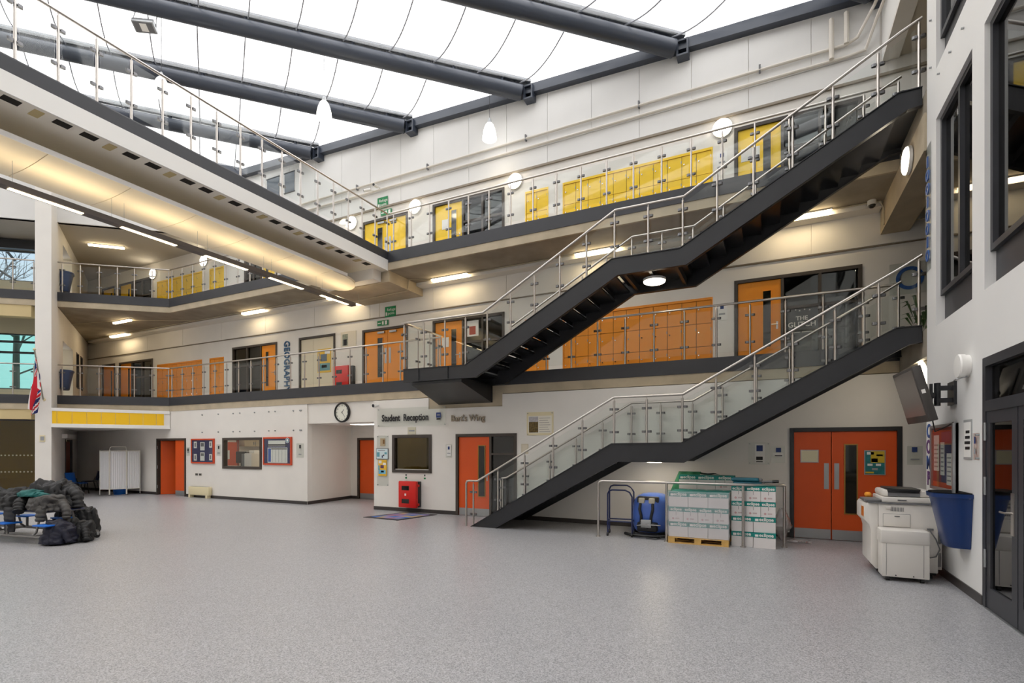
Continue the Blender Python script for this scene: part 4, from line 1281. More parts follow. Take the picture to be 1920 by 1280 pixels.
for (a, b, c_, d_, m_) in ((-10.08, -9.98, 1.34, 1.42, paper), (-9.93, -9.82, 1.29, 1.36, paper), (-10.02, -9.9, 1.2, 1.29, mat('plum print', (96, 56, 90), 0.6)), (-10.09, -9.83, 1.04, 1.15, mat('sky print', (112, 184, 216), 0.6)), (-10.0, -9.9, 1.08, 1.13, paper), (-10.1, -10.05, 1.15, 1.28, MATS['duck blue print'])):
    blk(po, 'print_block', a, b, c_, d_, WR - 0.026, m_)
r = plate('door_plaque', "small white plaque with a crest left of Bart's Wing door", 'plaque', -7.79, -7.59, 1.52, 1.88, WR, glass_clear)
blk(r, 'sheet', -7.76, -7.62, 1.56, 1.86, WR - 0.012, paper)
blk(r, 'crest', -7.72, -7.66, 1.74, 1.82, WR - 0.014, inkb)
blk(r, 'print_line', -7.74, -7.64, 1.63, 1.65, WR - 0.014, paperb)
r = plate('history_panel', 'cream panel with a landscape picture and text above the handrail', 'sign', -5.39, -4.68, 2.09, 2.66, WR, mat('cream panel', (226, 214, 176), 0.6))
blk(r, 'sheet', -5.35, -4.72, 2.14, 2.57, WR - 0.012, mat('ivory sheet', (234, 228, 214), 0.6))
pic = mat('landscape print', (112, 92, 48), 0.7, var=0.6, scale=22)
blk(r, 'picture', -5.33, -5.08, 2.16, 2.42, WR - 0.014, pic)
blk(r, 'picture_sky', -5.33, -5.08, 2.42, 2.55, WR - 0.014, mat('grey sky print', (188, 184, 186), 0.7, var=0.2, scale=20))
for k in range(7):
    blk(r, 'text_line', -5.05, -4.76 - 0.03 * (k % 3), 2.17 + 0.055 * k, 2.185 + 0.055 * k, WR - 0.014, mat('grey text', (176, 168, 160), 0.7))
studs(r, -5.39, -4.68, 2.09, 2.66, WR)
r = plate('wall_holder', 'small empty cream holder on the wall behind the stair rail', 'holder', -5.54, -5.35, 1.64, 1.88, WR, mat('old cream', (206, 194, 168), 0.6))
blk(r, 'window', -5.52, -5.37, 1.66, 1.86, WR - 0.012, mat('pale cream', (220, 210, 190), 0.6))
r = plate('acrylic_notice', 'larger acrylic notice with crest, left of the wide double door', 'sign', -0.39, 0.01, 1.44, 1.89, WR, glass_clear)
blk(r, 'sheet', -0.26, -0.08, 1.47, 1.86, WR - 0.012, paper)
blk(r, 'crest', -0.235, -0.12, 1.71, 1.83, WR - 0.014, inkb)
blk(r, 'text_block', -0.24, -0.12, 1.53, 1.60, WR - 0.014, ink)
blk(r, 'text_block', -0.24, -0.12, 1.485, 1.505, WR - 0.014, ink)
studs(r, -0.39, 0.01, 1.44, 1.89, WR)
r = plate('acrylic_notice', 'smaller acrylic notice next to the wide double door frame', 'sign', 0.03, 0.28, 1.48, 1.82, WR, glass_clear)
blk(r, 'sheet', 0.06, 0.25, 1.6, 1.68, WR - 0.012, paper)
blk(r, 'crest', 0.12, 0.21, 1.69, 1.78, WR - 0.012, inkb)
blk(r, 'text_block', 0.1, 0.23, 1.61, 1.63, WR - 0.014, ink)
r = plate('acrylic_notice', 'acrylic notice with a blue crest right of the wide double door', 'sign', 2.25, 2.48, 1.47, 1.81, WR, glass_clear)
blk(r, 'crest', 2.32, 2.40, 1.70, 1.79, WR - 0.012, inkb)
blk(r, 'text_block', 2.30, 2.43, 1.56, 1.58, WR - 0.012, paperb)
# on the leaves of the double door
r = plate('door_notice', 'framed blank notice on the left leaf of the double door', 'notice', 0.55, 0.86, 1.49, 1.74, WR + 0.018, gal)
blk(r, 'sheet', 0.565, 0.845, 1.505, 1.725, WR + 0.006, mat('cream sheet', (226, 218, 186), 0.6))
po = plate('door_poster', 'silver framed colourful poster on the right leaf of the double door', 'poster', 1.60, 1.93, 1.27, 1.73, WR + 0.018, gal)
blk(po, 'sheet', 1.615, 1.915, 1.285, 1.715, WR + 0.006, mat('petrol print', (34, 120, 124), 0.6, var=0.3, scale=14))
for (a, b, c_, d_, m_) in ((1.70, 1.915, 1.50, 1.715, mat('mustard print', (206, 176, 40), 0.6)), (1.64, 1.75, 1.65, 1.70, paper), (1.79, 1.89, 1.62, 1.655, paper), (1.71, 1.81, 1.51, 1.58, mat('aubergine print', (52, 22, 50), 0.6)), (1.65, 1.73, 1.44, 1.48, paper), (1.78, 1.86, 1.44, 1.48, paper), (1.72, 1.81, 1.36, 1.40, paperb), (1.62, 1.75, 1.30, 1.33, MATS['mustard print'])):
    blk(po, 'print_block', a, b, c_, d_, WR + 0.004, m_)

# red extinguisher cabinet
rb = empty('extinguisher_cabinet', (-8.9, WR - 0.12, 0.14), 'red fire extinguisher cabinet with two small windows under the reception window', 'cabinet')
bx('body', -9.18, -8.6, WR - 0.14, WR - 0.002, 0.15, 0.86, blackp, rb, bevel=0.012)
dr = bx('door', -9.2, -8.6, WR - 0.25, WR - 0.14, 0.14, 0.87, redbox, rb, bevel=0.025)
for z0_ in (0.26, 0.62):
    bx('door_window', -9.08, -8.83, WR - 0.254, WR - 0.249, z0_, z0_ + 0.12, vis, dr)
bx('label_plate', -8.98, -8.93, WR - 0.253, WR - 0.249, 0.47, 0.53, paper, dr)
for z0_ in (0.2, 0.72):
    bx('latch', -8.605, -8.58, WR - 0.17, WR - 0.11, z0_, z0_ + 0.06, redbox, rb)
for (x_, lab) in ((-9.12, 'left'), (-8.48, 'right')):
    r = plate('safety_label', 'strip of small safety labels above the red cabinet, on its %s' % lab, 'label', x_ - 0.035, x_ + 0.035, 0.90, 1.06, WR, paper, t=0.004)
    blk(r, 'symbol', x_ - 0.02, x_ + 0.02, 1.0, 1.05, WR - 0.004, ink)
    blk(r, 'symbol', x_ - 0.03, x_ + 0.03, 0.92, 0.97, WR - 0.004, greens)

# clock
ck = empty('wall_clock', (-11.58, YW + 0.02, 2.55), 'round black rimmed wall clock above the recess', 'clock')
cc = (-11.58, YW + 0.038, 2.86)
mk('rim', Geo().lathe([(0.30, 0.0), (0.305, 0.05), (0.29, 0.075), (0.262, 0.075), (0.255, 0.04), (0.255, 0.0)], cc, 40, axis='y', closed=True), blackp, ck)
face = mk('dial', Geo().lathe([(0.26, 0.02), (0.26, 0.036)], cc, 40, axis='y'), mat('clock dial', (236, 236, 224), 0.6), ck)
for k in range(12):
    a = k * PI / 6
    x_, z_ = cc[0] + 0.215 * math.sin(a), cc[2] + 0.215 * math.cos(a)
    M = Matrix.Translation((x_, cc[1] - 0.038, z_))
    text('numeral', str(k if k else 12), 0.062, Matrix.Translation((x_, cc[1] - 0.038, z_ - 0.022)) @ WALL_Y, ink, face, depth=0.001, align='CENTER')
def hand(ang, L_, wd):
    c_, s_ = math.cos(ang), math.sin(ang)
    pts = [(-wd, -0.03), (wd, -0.03), (wd * 0.6, L_), (-wd * 0.6, L_)]
    return Geo().prism([(cc[0] + u * c_ + v * s_, cc[2] - u * s_ + v * c_) for u, v in pts], 'y', cc[1] - 0.044, cc[1] - 0.040)
mk('hour_hand', hand(math.radians(41), 0.12, 0.008), ink, ck, smooth=False)
mk('minute_hand', hand(math.radians(140), 0.19, 0.006), ink, ck, smooth=False)

# noticeboards left
def noticeboard(label, x0, x1, z0, z1, sheets):
    r = empty('noticeboard', ((x0 + x1) / 2, YW, z0), label, 'noticeboard', 'framed noticeboards of the entrance wall')
    f = 0.05
    bx('felt', x0 + f, x1 - f, YW - 0.03, YW - 0.001, z0 + f, z1 - f, navy, r)
    for q in ((x0, x1, z1 - f, z1), (x0, x1, z0, z0 + f), (x0, x0 + f, z0 + f, z1 - f), (x1 - f, x1, z0 + f, z1 - f)):
        bx('frame_bar', q[0], q[1], YW - 0.05, YW - 0.001, q[2], q[3], redf, r)
    for (a, b, c_, d_, m_) in sheets:
        blk(r, 'sheet', a, b, c_, d_, YW - 0.031, m_)
    bx('cover', x0 + f, x1 - f, YW - 0.046, YW - 0.042, z0 + f, z1 - f, glass_clear, r)
    return r
nb = noticeboard('red framed noticeboard with six small portraits beside the orange door', -18.9, -17.6, 1.23, 2.12,
            [(-18.75, -18.58, 1.78, 2.02, paper), (-18.75, -18.58, 1.33, 1.57, paper), (-17.87, -17.71, 1.80, 2.02, paper), (-17.87, -17.71, 1.35, 1.57, paper), (-18.38, -18.13, 1.70, 2.0, paper), (-18.38, -18.13, 1.33, 1.63, paper)])
for (a, b, c_, d_) in ((-18.70, -18.63, 1.83, 1.97), (-18.70, -18.63, 1.38, 1.52), (-17.83, -17.76, 1.85, 1.98), (-17.83, -17.76, 1.39, 1.53), (-18.34, -18.17, 1.84, 1.97), (-18.34, -18.17, 1.50, 1.6)):
    blk(nb, 'portrait_print', a, b, c_, d_, YW - 0.034, greyp)
nb = noticeboard('orange framed noticeboard with a large timetable, right of the serving hatch', -15.04, -13.71, 1.23, 2.14,
            [(-14.83, -13.9, 1.30, 1.80, paper), (-14.8, -14.0, 1.84, 2.03, paper)])
blk(nb, 'blue_column', -14.8, -14.67, 1.33, 1.77, YW - 0.034, mat('strong blue print', (40, 84, 170), 0.6))
blk(nb, 'header_strip', -14.83, -13.92, 1.86, 1.91, YW - 0.034, ink)
blk(nb, 'header_strip', -14.66, -13.92, 1.74, 1.77, YW - 0.034, ink)
for k in range(5):
    blk(nb, 'grid_line', -14.6 + 0.15 * k, -14.59 + 0.15 * k, 1.32, 1.73, YW - 0.034, paperb)
mk('badge', Geo().cyl((-13.88, YW - 0.052, 2.03), (-13.88, YW - 0.046, 2.03), 0.085, 20), paper, nb)
mk('badge_ring', Geo().lathe([(0.07, 0.0), (0.07, 0.004), (0.045, 0.004), (0.045, 0.0)], (-13.88, YW - 0.052, 2.03), 20, axis='y', closed=True), mat('teal badge', (60, 130, 150), 0.5), nb)
for lab, x0, x1, z0, z1 in (('just right of the open orange door', -19.23, -19.03, 1.5, 1.82), ('between the portraits board and the serving hatch', -17.51, -17.25, 1.5, 1.91), ('right of the timetable board', -13.52, -13.19, 1.47, 1.93)):
    r = plate('wall_plaque', 'small acrylic plaque ' + lab, 'plaque', x0, x1, z0, z1, YW, glass_clear, t=0.008, group='acrylic plaques of the entrance wall')
    xc = (x0 + x1) / 2
    blk(r, 'crest', xc - 0.035, xc + 0.035, z1 - 0.16, z1 - 0.05, YW - 0.008, ink)
    blk(r, 'print_line', xc - 0.06, xc + 0.06, z0 + 0.1, z0 + 0.13, YW - 0.008, paperb)
for k, x_ in enumerate((-18.63, -18.42)):
    r = plate('wall_socket', 'grey wall socket under the portraits board, %s of the two' % ('left', 'right')[k], 'socket', x_ - 0.07, x_ + 0.07, 0.79, 0.87, YW, mat('grey socket', (120, 116, 108), 0.5), group='sockets')
    blk(r, 'switch', x_ - 0.05, x_ - 0.01, 0.81, 0.85, YW - 0.012, blackp)
    blk(r, 'switch', x_ + 0.01, x_ + 0.05, 0.81, 0.85, YW - 0.012, blackp)
ht = empty('panel_heater', (-18.3, YW - 0.1, 0), 'cream convector heater standing against the wall on two feet', 'heater')
bx('casing', -18.87, -17.72, YW - 0.16, YW - 0.03, 0.10, 0.40, cream, ht, bevel=0.012)
bx('grille', -18.8, -17.8, YW - 0.13, YW - 0.06, 0.4, 0.408, greyp, ht)
for x_ in (-18.8, -17.83):
    bx('foot', x_ - 0.05, x_ + 0.05, YW - 0.17, YW - 0.03, 0.0, 0.1, cream, ht)
fx = mesh_of('wall_fixing', Geo().cyl((0, 0, 0), (0, -0.03, 0), 0.022, 8), gal)
for x_ in (-18.3, -17.4, -16.6, -16.25, -15.5, -14.8, -14.5, -14.85 + 1.2, -13.35, -12.95 - 0.35):
    for z_ in (2.35, 2.98):
        inst('fixing', fx, (min(x_, -13.2), YW, z_), WB)
# cameras
def camera_obj(label, c, d, L_=0.16, r=0.05):
    root = empty('security_camera', c, label, 'camera', 'security cameras')
    c = Vector(c); d = Vector(d).normalized()
    mk('body', Geo().cyl(c, c + d * L_, r, 16), white_paint, root)
    mk('lens', Geo().cyl(c + d * L_, c + d * (L_ + 0.012), r * 0.8, 16), blackp, root)
    mk('mount', Geo().cyl(c, c + Vector((0, 0.12, 0.02)), r * 0.5, 10), white_paint, root)
camera_obj('small white security camera left of the reception sign', (-10.12, WR - 0.12, 3.0), (-0.2, -1, -0.15), 0.08, 0.06)
camera_obj('left of two white security cameras above the bridge end', (-11.78, YU - 0.2, 10.3), (-0.8, -0.6, -0.25), 0.22)
camera_obj('right of two white security cameras above the bridge end', (-11.5, YU - 0.2, 10.33), (0.15, -1, -0.1), 0.2)
dm = empty('dome_camera', (1.9, 12.9, 6.75), 'white dome camera under the soffit beside the right beam', 'camera', 'security cameras')
mk('base', Geo().cyl((1.9, 12.9, 6.8), (1.9, 12.9, 6.89), 0.08, 18), white_paint, dm)
mk('dome', Geo().lathe([(0.065, 0.0), (0.06, -0.03), (0.04, -0.055), (0.01, -0.065)], (1.9, 12.9, 6.8), 16), blackp, dm)

# doormat
mt = empty('floor_mat', (-8.6, 10.8, 0), 'dark edged printed mat on the floor before the reception', 'mat')
c0 = [(-9.34, 10.19), (-8.15, 10.09), (-7.92, 11.45), (-9.02, 11.5)]
mk('border', Geo().prism(c0, 'z', 0.0, 0.008), mat('charcoal mat', (52, 48, 50), 0.9), mt, smooth=False)
def im(u, v):
    a = Vector(c0[0]).lerp(Vector(c0[1]), u); b = Vector(c0[3]).lerp(Vector(c0[2]), u)
    return a.lerp(b, v)
cols = [mat('mat ' + n, c_, 0.9) for n, c_ in (('blue', (70, 110, 178)), ('lilac', (140, 128, 176)), ('grey blue', (112, 126, 160)), ('tan', (178, 156, 120)), ('rose', (150, 110, 130)))]
for i in range(5):
    for j in range(5):
        q = [im(0.1 + 0.16 * (i + a), 0.1 + 0.16 * (j + b)) for a, b in ((0, 0), (1, 0), (1, 1), (0, 1))]
        mk('print_patch', Geo().prism([(p[0], p[1]) for p in q], 'z', 0.008, 0.010), cols[(i * 3 + j * 2 + (i * j) % 3) % 5], mt, smooth=False)

# ================================================================== GALLERY WALL SIGNS
Z1 = F1
text('subject_lettering', 'GEOGRAPHY', 0.40, Matrix.Translation((-16.06, YU - 0.02, 5.74)) @ WALL_Y @ Matrix.Rotation(-PI / 2, 4, 'Z'), mat('petrol blue letters', (38, 88, 128), 0.5), None, depth=0.015, bold=0.005, sx=0.80,
     label='vertical blue lettering spelling geography on the lower gallery wall', cat='lettering')
fb_ = empty('fire_cabinet', (-13.05, YU - 0.1, F1 + 0.2), 'red fire cabinet on the lower gallery left of the orange double doors', 'cabinet')
bx('body', -13.4, -12.62, YU - 0.12, YU - 0.001, 3.83, 4.58, blackp, fb_, bevel=0.012)
d_ = bx('door', -13.44, -12.75, YU - 0.22, YU - 0.12, 3.82, 4.59, redbox, fb_, bevel=0.02)
bx('door_window', -13.28, -13.02, YU - 0.224, YU - 0.219, 4.32, 4.45, vis, d_)
bx('door_window', -13.28, -13.02, YU - 0.224, YU - 0.219, 3.9, 4.03, vis, d_)
r = empty('room_poster', (-14.1, YU, 4.45), 'yellow and teal collage poster on the cream cupboard', 'poster')
bx('sheet', -14.4, -13.76, YU + 0.008, YU + 0.02, 4.45, 5.29, mat('ochre print', (226, 184, 60), 0.6), r)
for (a, b, c_, e_, m_) in ((-14.25, -13.95, 4.85, 5.1, mat('slate print', (92, 108, 124), 0.6)), (-14.3, -13.8, 4.52, 4.78, mat('aqua print', (98, 150, 156), 0.6)), (-14.2, -13.95, 4.62, 4.72, paper), (-14.05, -13.8, 5.1, 5.2, paper), (-14.38, -14.3, 4.5, 5.05, MATS['slate print'])):
    bx('print_block', a, b, YU + 0.004, YU + 0.008, c_, e_, m_, r)
r = plate('framed_picture', 'pale framed picture left of the orange double doors', 'picture', -13.28, -12.58, 5.22, 5.78, YU, mat('pale frame', (220, 212, 196), 0.6))
blk(r, 'picture', -13.2, -12.95, 5.3, 5.7, YU - 0.012, mat('sage print', (150, 156, 140), 0.6, var=0.4, scale=16))
blk(r, 'figure', -13.15, -13.0, 5.32, 5.52, YU - 0.014, ink)
def green_sign(label, x0, x1, z0, z1, lines, size):
    YU_ = YU - 0.025
    r = plate('safety_sign', label, 'sign', x0, x1, z0, z1, YU_, greens, t=0.01, group='green safety signs')
    for i, t_ in enumerate(lines):
        text('lettering', t_, size, Matrix.Translation((x0 + (x1 - x0) * 0.58, YU_ - 0.012, z1 - (z1 - z0) * (0.42 + 0.36 * i))) @ WALL_Y, paper, r, depth=0.001, align='CENTER')
    blk(r, 'pictogram', x0 + 0.03, x0 + 0.09, z0 + 0.05, z0 + 0.16, YU_ - 0.01, paper)
    return r
green_sign('green refuge point sign above the orange double doors', -11.31, -10.87, 6.07, 6.41, ['Refuge', 'point'], 0.13)
green_sign('green refuge point sign above the yellow double doors', -11.63, -11.2, 9.68, 10.05, ['Refuge', 'point'], 0.13)
for lab, x0, z0 in (('orange', -11.64, 5.82), ('yellow', -11.5, 9.44)):
    r = plate('exit_sign', 'small green exit sign right over the %s double doors' % lab, 'sign', x0, x0 + 0.46, z0, z0 + 0.17, YU - 0.02, greens, t=0.01, group='green safety signs')
    blk(r, 'arrow', x0 + 0.03, x0 + 0.15, z0 + 0.07, z0 + 0.10, YU - 0.03, paper)
    blk(r, 'running_figure', x0 + 0.2, x0 + 0.27, z0 + 0.03, z0 + 0.14, YU - 0.03, paper)
    blk(r, 'door_symbol', x0 + 0.32, x0 + 0.41, z0 + 0.02, z0 + 0.15, YU - 0.03, paper)
# sign on the window of the right hand room
r = empty('window_graphic', (0.65, YU, F1 + 1.0), 'white window lettering of a room called the glitch', 'sign')
text('lettering', 'THE', 0.13, Matrix.Translation((0.66, YU + 0.03, 4.68)) @ WALL_Y, paper, r, depth=0.001, align='CENTER', bold=0.003)
text('lettering', 'GLITCH', 0.16, Matrix.Translation((0.66, YU + 0.03, 4.53)) @ WALL_Y, paper, r, depth=0.001, align='CENTER', bold=0.003)
for (a, b, z_) in ((0.45, 0.63, 4.40), (0.66, 0.86, 4.40)):
    bx('underline', a, b, YU + 0.028, YU + 0.03, z_, z_ + 0.015, paper, r)
for (a) in (0.52, 0.6, 0.7, 0.8):
    bx('spark', a, a + 0.03, YU + 0.028, YU + 0.03, 4.88 + 0.02 * ((a * 10) % 2), 4.91 + 0.02 * ((a * 10) % 2), paper, r)
r = plate('logo_plaque', 'clear square plaque with a round blue logo at the right end of the gallery', 'plaque', 2.28, 2.98, 5.0, 5.66, YU, glass_clear)
mk('logo_ring', Geo().lathe([(0.24, 0.0), (0.24, 0.01), (0.17, 0.01), (0.17, 0.0)], (2.63, YU - 0.013, 5.33), 28, axis='y', closed=True), mat('logo blue', (40, 84, 150), 0.5), r)
for k, (nm, zf, m_) in enumerate((('lower', F1, None), ('upper', F2, None))):
    for x_, lab in ((-1.02, 'right of the wide locker bank'), ):
        r = plate('room_plaque', 'small white room plaque on the %s gallery %s' % (nm, lab), 'plaque', x_ - 0.12, x_ + 0.12, zf + 1.25, zf + 1.65, YU, paper, t=0.008, group='room plaques of the galleries')
        blk(r, 'crest', x_ - 0.04, x_ + 0.04, zf + 1.52, zf + 1.61, YU - 0.008, inkb)
        blk(r, 'print_line', x_ - 0.07, x_ + 0.07, zf + 1.38, zf + 1.42, YU - 0.008, paperb)
r = plate('window_poster', 'white poster with a red shape inside the gallery office window', 'poster', -8.2, -7.8, 5.15, 5.62, YU + 0.034, paper, t=0.004)
blk(r, 'red_shape', -8.12, -7.9, 5.2, 5.45, YU + 0.029, mat('brick red print', (176, 74, 60), 0.6))
# plant at the right end of the lower gallery
pl = empty('potted_plant', (2.75, 12.9, F1), 'leafy green potted plant at the right end of the lower gallery', 'plant')
mk('pot', Geo().lathe([(0.12, 0.002), (0.16, 0.3), (0.17, 0.3), (0.15, 0.28)], (2.75, 12.9, F1), 18), greyp, pl)
leafm = mat('leaf green', (70, 104, 58), 0.5, var=0.3, scale=6)
for k in range(34):
    a = random.uniform(0, 2 * PI); h = random.uniform(0.5, 1.2); rr = random.uniform(0.08, 0.34)
    p0_ = Vector((2.75, 12.9, F1 + 0.28)); p1_ = Vector((2.75 + rr * math.cos(a), 12.9 + rr * math.sin(a) * 0.7, F1 + h))
    s_ = Vector((-math.sin(a), math.cos(a), 0)) * 0.035
    m1 = p0_.lerp(p1_, 0.6); up_ = Vector((math.cos(a) * 0.14, math.sin(a) * 0.14, -0.04))
    mk('leaf', Geo().add([m1, p1_ + s_, p1_ + up_, p1_ - s_, p1_ + Vector((0, 0, 0.012))], [(0, 1, 4), (1, 2, 4), (2, 3, 4), (3, 0, 4)]), leafm, pl, smooth=False)

# ================================================================== RIGHT WALL
XN = XR
def plate_x(name, label, cat, y0, y1, z0, z1, m, t=0.012, X=XR, group=None):
    r = empty(name, (X, (y0 + y1) / 2, z0), label, cat, group)
    bx('backing', X - t, X - 0.001, y0, y1, z0, z1, m, r)
    return r
def blkx(par, nm, y0, y1, z0, z1, X, m, t=0.002):
    return bx(nm, X - t, X, y0, y1, z0, z1, m, par)
nb = plate_x('display_case', 'glazed orange framed display board on the right wall above the blue bin', 'noticeboard', 8.40, 9.45, 1.19, 2.09, mat('plum felt', (120, 48, 66), 0.9), t=0.03)
for q in ((8.40, 9.45, 2.05, 2.09), (8.40, 9.45, 1.19, 1.23), (8.40, 8.44, 1.23, 2.05), (9.41, 9.45, 1.23, 2.05)):
    bx('aluminium_edge', XR - 0.06, XR - 0.001, q[0], q[1], q[2], q[3], gal, nb)
blkx(nb, 'orange_border', 8.46, 9.4, 1.23, 1.30, XR - 0.03, redf)
blkx(nb, 'orange_border', 8.46, 9.4, 1.99, 2.05, XR - 0.03, redf)
blkx(nb, 'navy_panel', 8.5, 9.0, 1.30, 1.99, XR - 0.03, navy, t=0.003)
for (a, b, c_, e_) in ((9.1, 9.35, 1.45, 1.95), (8.85, 9.03, 1.4, 1.85), (8.53, 8.75, 1.28, 1.7)):
    sh = blkx(nb, 'sheet', a, b, c_, e_, XR - 0.034, paper)
    for k in range(6):
        blkx(sh, 'text_line', a + 0.03, b - 0.03, c_ + 0.06 * k + 0.05, c_ + 0.06 * k + 0.07, XR - 0.037, paperb)
bx('cover', XR - 0.056, XR - 0.052, 8.44, 9.41, 1.23, 2.05, glass_clear, nb)
r = plate_x('fire_notice', 'narrow white notice with bold black lines beside the entrance frame', 'notice', 7.90, 8.17, 1.63, 2.11, mat('silver strip', (160, 162, 162), 0.4))
blkx(r, 'sheet', 7.91, 8.16, 1.66, 2.08, XR - 0.012, paper)
for k, (a, b) in enumerate(((7.94, 8.10), (7.93, 8.12), (7.94, 8.10), (7.95, 8.08))):
    blkx(r, 'text_line', a, b, 1.75 + 0.065 * k, 1.785 + 0.065 * k, XR - 0.014, ink)
r = plate_x('acrylic_plaque', 'slim acrylic plaque with a blue crest between the notice and the entrance', 'plaque', 7.66, 7.85, 1.63, 1.94, glass_clear)
blkx(r, 'crest', 7.76, 7.80, 1.82, 1.90, XR - 0.012, inkb)
blkx(r, 'print', 7.76, 7.8, 1.70, 1.76, XR - 0.012, paperb)
studs_ = [(7.68, 1.65), (7.68, 1.92)]
for (a, b) in studs_:
    mk('standoff', Geo().cyl((XR, a, b), (XR - 0.035, a, b), 0.011, 8), gal, r)
al = empty('alarm_sounder', (XR, 8.03, 2.63), 'round white alarm sounder on the right wall', 'alarm')
mk('base', Geo().lathe([(0.13, 0.002), (0.13, 0.05)], (XR, 8.03, 2.76), 28, axis='x'), white_paint, al)
mk('sounder', Geo().lathe([(0.11, 0.04), (0.14, 0.045), (0.145, 0.095), (0.135, 0.11), (0.05, 0.115)], (XR, 8.03, 2.76), 28, axis='x'), white_paint, al)
mk('bracket', Geo().tube([(XR - 0.02, 8.0, 2.63), (XR - 0.12, 8.0, 2.60), (XR - 0.12, 8.1, 2.6)], 0.008, 6), gal, al)
pipe('thin white cable running from the alarm to the television bracket', [(XR - 0.01, 8.15, 2.72), (XR - 0.01, 8.5, 2.62), (XR - 0.01, 8.8, 2.6)], 0.006, m=white_paint)
# banners at the end of the right wall
def letters_x(label, chars, y, z, dz, size, ms, name='subject_lettering', bgm=None, y0=None, y1=None, z0=None, z1=None):
    r = empty(name, (XR, y, z), label, 'lettering')
    bx('backing', XR - 0.01, XR - 0.001, y0, y1, z0, z1, bgm, r)
    for k, c_ in enumerate(chars):
        text('letter', c_, size, Matrix.Translation((XR - 0.014, y, z - k * dz)) @ WALL_X, ms[k % len(ms)], r, depth=0.003, align='CENTER', bold=0.008)
    return r
purple = mat('purple letters', (96, 56, 120), 0.5); cob = mat('cobalt letters', (40, 84, 150), 0.5)
letters_x('vertical purple and blue letters at the end of the right wall above the copier', 'COMP', 9.72, 1.93, 0.235, 0.28, [cob, purple, cob, purple], bgm=paper, y0=9.58, y1=9.86, z0=1.1, z1=2.16)
bn = empty('subject_lettering', (XR, 9.72, 4.5), 'vertical blue lettering on clear acrylic high at the end of the right wall', 'lettering')
bx('acrylic_sheet', XR - 0.02, XR - 0.012, 9.58, 9.86, 4.42, 6.3, glass_clear, bn)
for k in range(8):
    z_ = 6.05 - k * 0.2
    if k % 3 == 1 or k % 3 == 2:
        mk('letter', Geo().lathe([(0.085, 0.0), (0.085, 0.012), (0.05, 0.012), (0.05, 0.0)], (XR - 0.022, 9.72, z_), 18, axis='x', closed=True), cob, bn)
    else:
        bx('letter', XR - 0.034, XR - 0.022, 9.69, 9.75, z_ - 0.08, z_ + 0.08, cob, bn)
wb = mesh_of('bolt', Geo().cyl((0, 0, 0), (-0.03, 0, 0), 0.014, 8), gal)
for (y_, z_) in ((9.62, 7.4), (9.62, 8.1), (9.62, 8.8), (9.22, 7.05), (8.7, 7.0), (8.2, 6.95)):
    inst('bolt', wb, (XR, y_, z_), WRT)

# television on its arm
tv = empty('wall_television', (1.7, 8.5, 2.1), 'dark grey television tilted down on a wall arm, screen off', 'television')
tl = math.atan2(0.18, 0.69)
M = Matrix.Translation((1.67, 8.52, 2.445)) @ Matrix.Rotation(math.radians(3), 4, 'Z') @ Matrix.Rotation(-tl, 4, 'Y')
tvm = mat('graphite plastic', (70, 66, 64), 0.45)
mk('casing', Geo().box(0.0, 0.10, -0.44, 0.44, -0.36, 0.36).xf(M), tvm, tv, bevel=0.012)
mk('back_cover', Geo().box(0.10, 0.125, -0.30, 0.30, -0.26, 0.26).xf(M), tvm, tv, bevel=0.015)
mk('screen', Geo().box(-0.004, 0.001, -0.40, 0.40, -0.27, 0.32).xf(M), mat('matt screen', (120, 112, 106), 0.22), tv, smooth=False)
mk('label', Geo().box(0.02, 0.06, -0.444, -0.44, 0.0, 0.05).xf(M), paper, tv, smooth=False)
arm = empty('television_arm', (2.0, 8.55, 2.3), 'black articulated bracket holding the television to the right wall', 'bracket')
bx('wall_plate', XR - 0.03, XR - 0.001, 8.46, 8.74, 2.33, 2.63, black_steel, arm)
bx('arm_section', 1.97, XR - 0.03, 8.52, 8.58, 2.36, 2.42, black_steel, arm)
bx('arm_section', 1.97, XR - 0.03, 8.52, 8.58, 2.52, 2.58, black_steel, arm)
mk('joint', Geo().cyl((1.97, 8.55, 2.32), (1.97, 8.55, 2.62), 0.035, 12), black_steel, arm)
mk('tilt_head', Geo().cyl((1.88, 8.43, 2.45), (1.88, 8.65, 2.45), 0.045, 12), black_steel, arm)
bx('vesa_bar', 1.86, 1.89, 8.40, 8.44, 2.28, 2.6, black_steel, arm)
bx('vesa_bar', 1.86, 1.89, 8.64, 8.68, 2.28, 2.6, black_steel, arm)
mk('power_cable', Geo().tube([(1.86, 8.3, 2.15), (1.9, 8.35, 1.98), (2.05, 8.45, 2.05), (2.12, 8.5, 2.1)], 0.008, 6), blackp, arm)

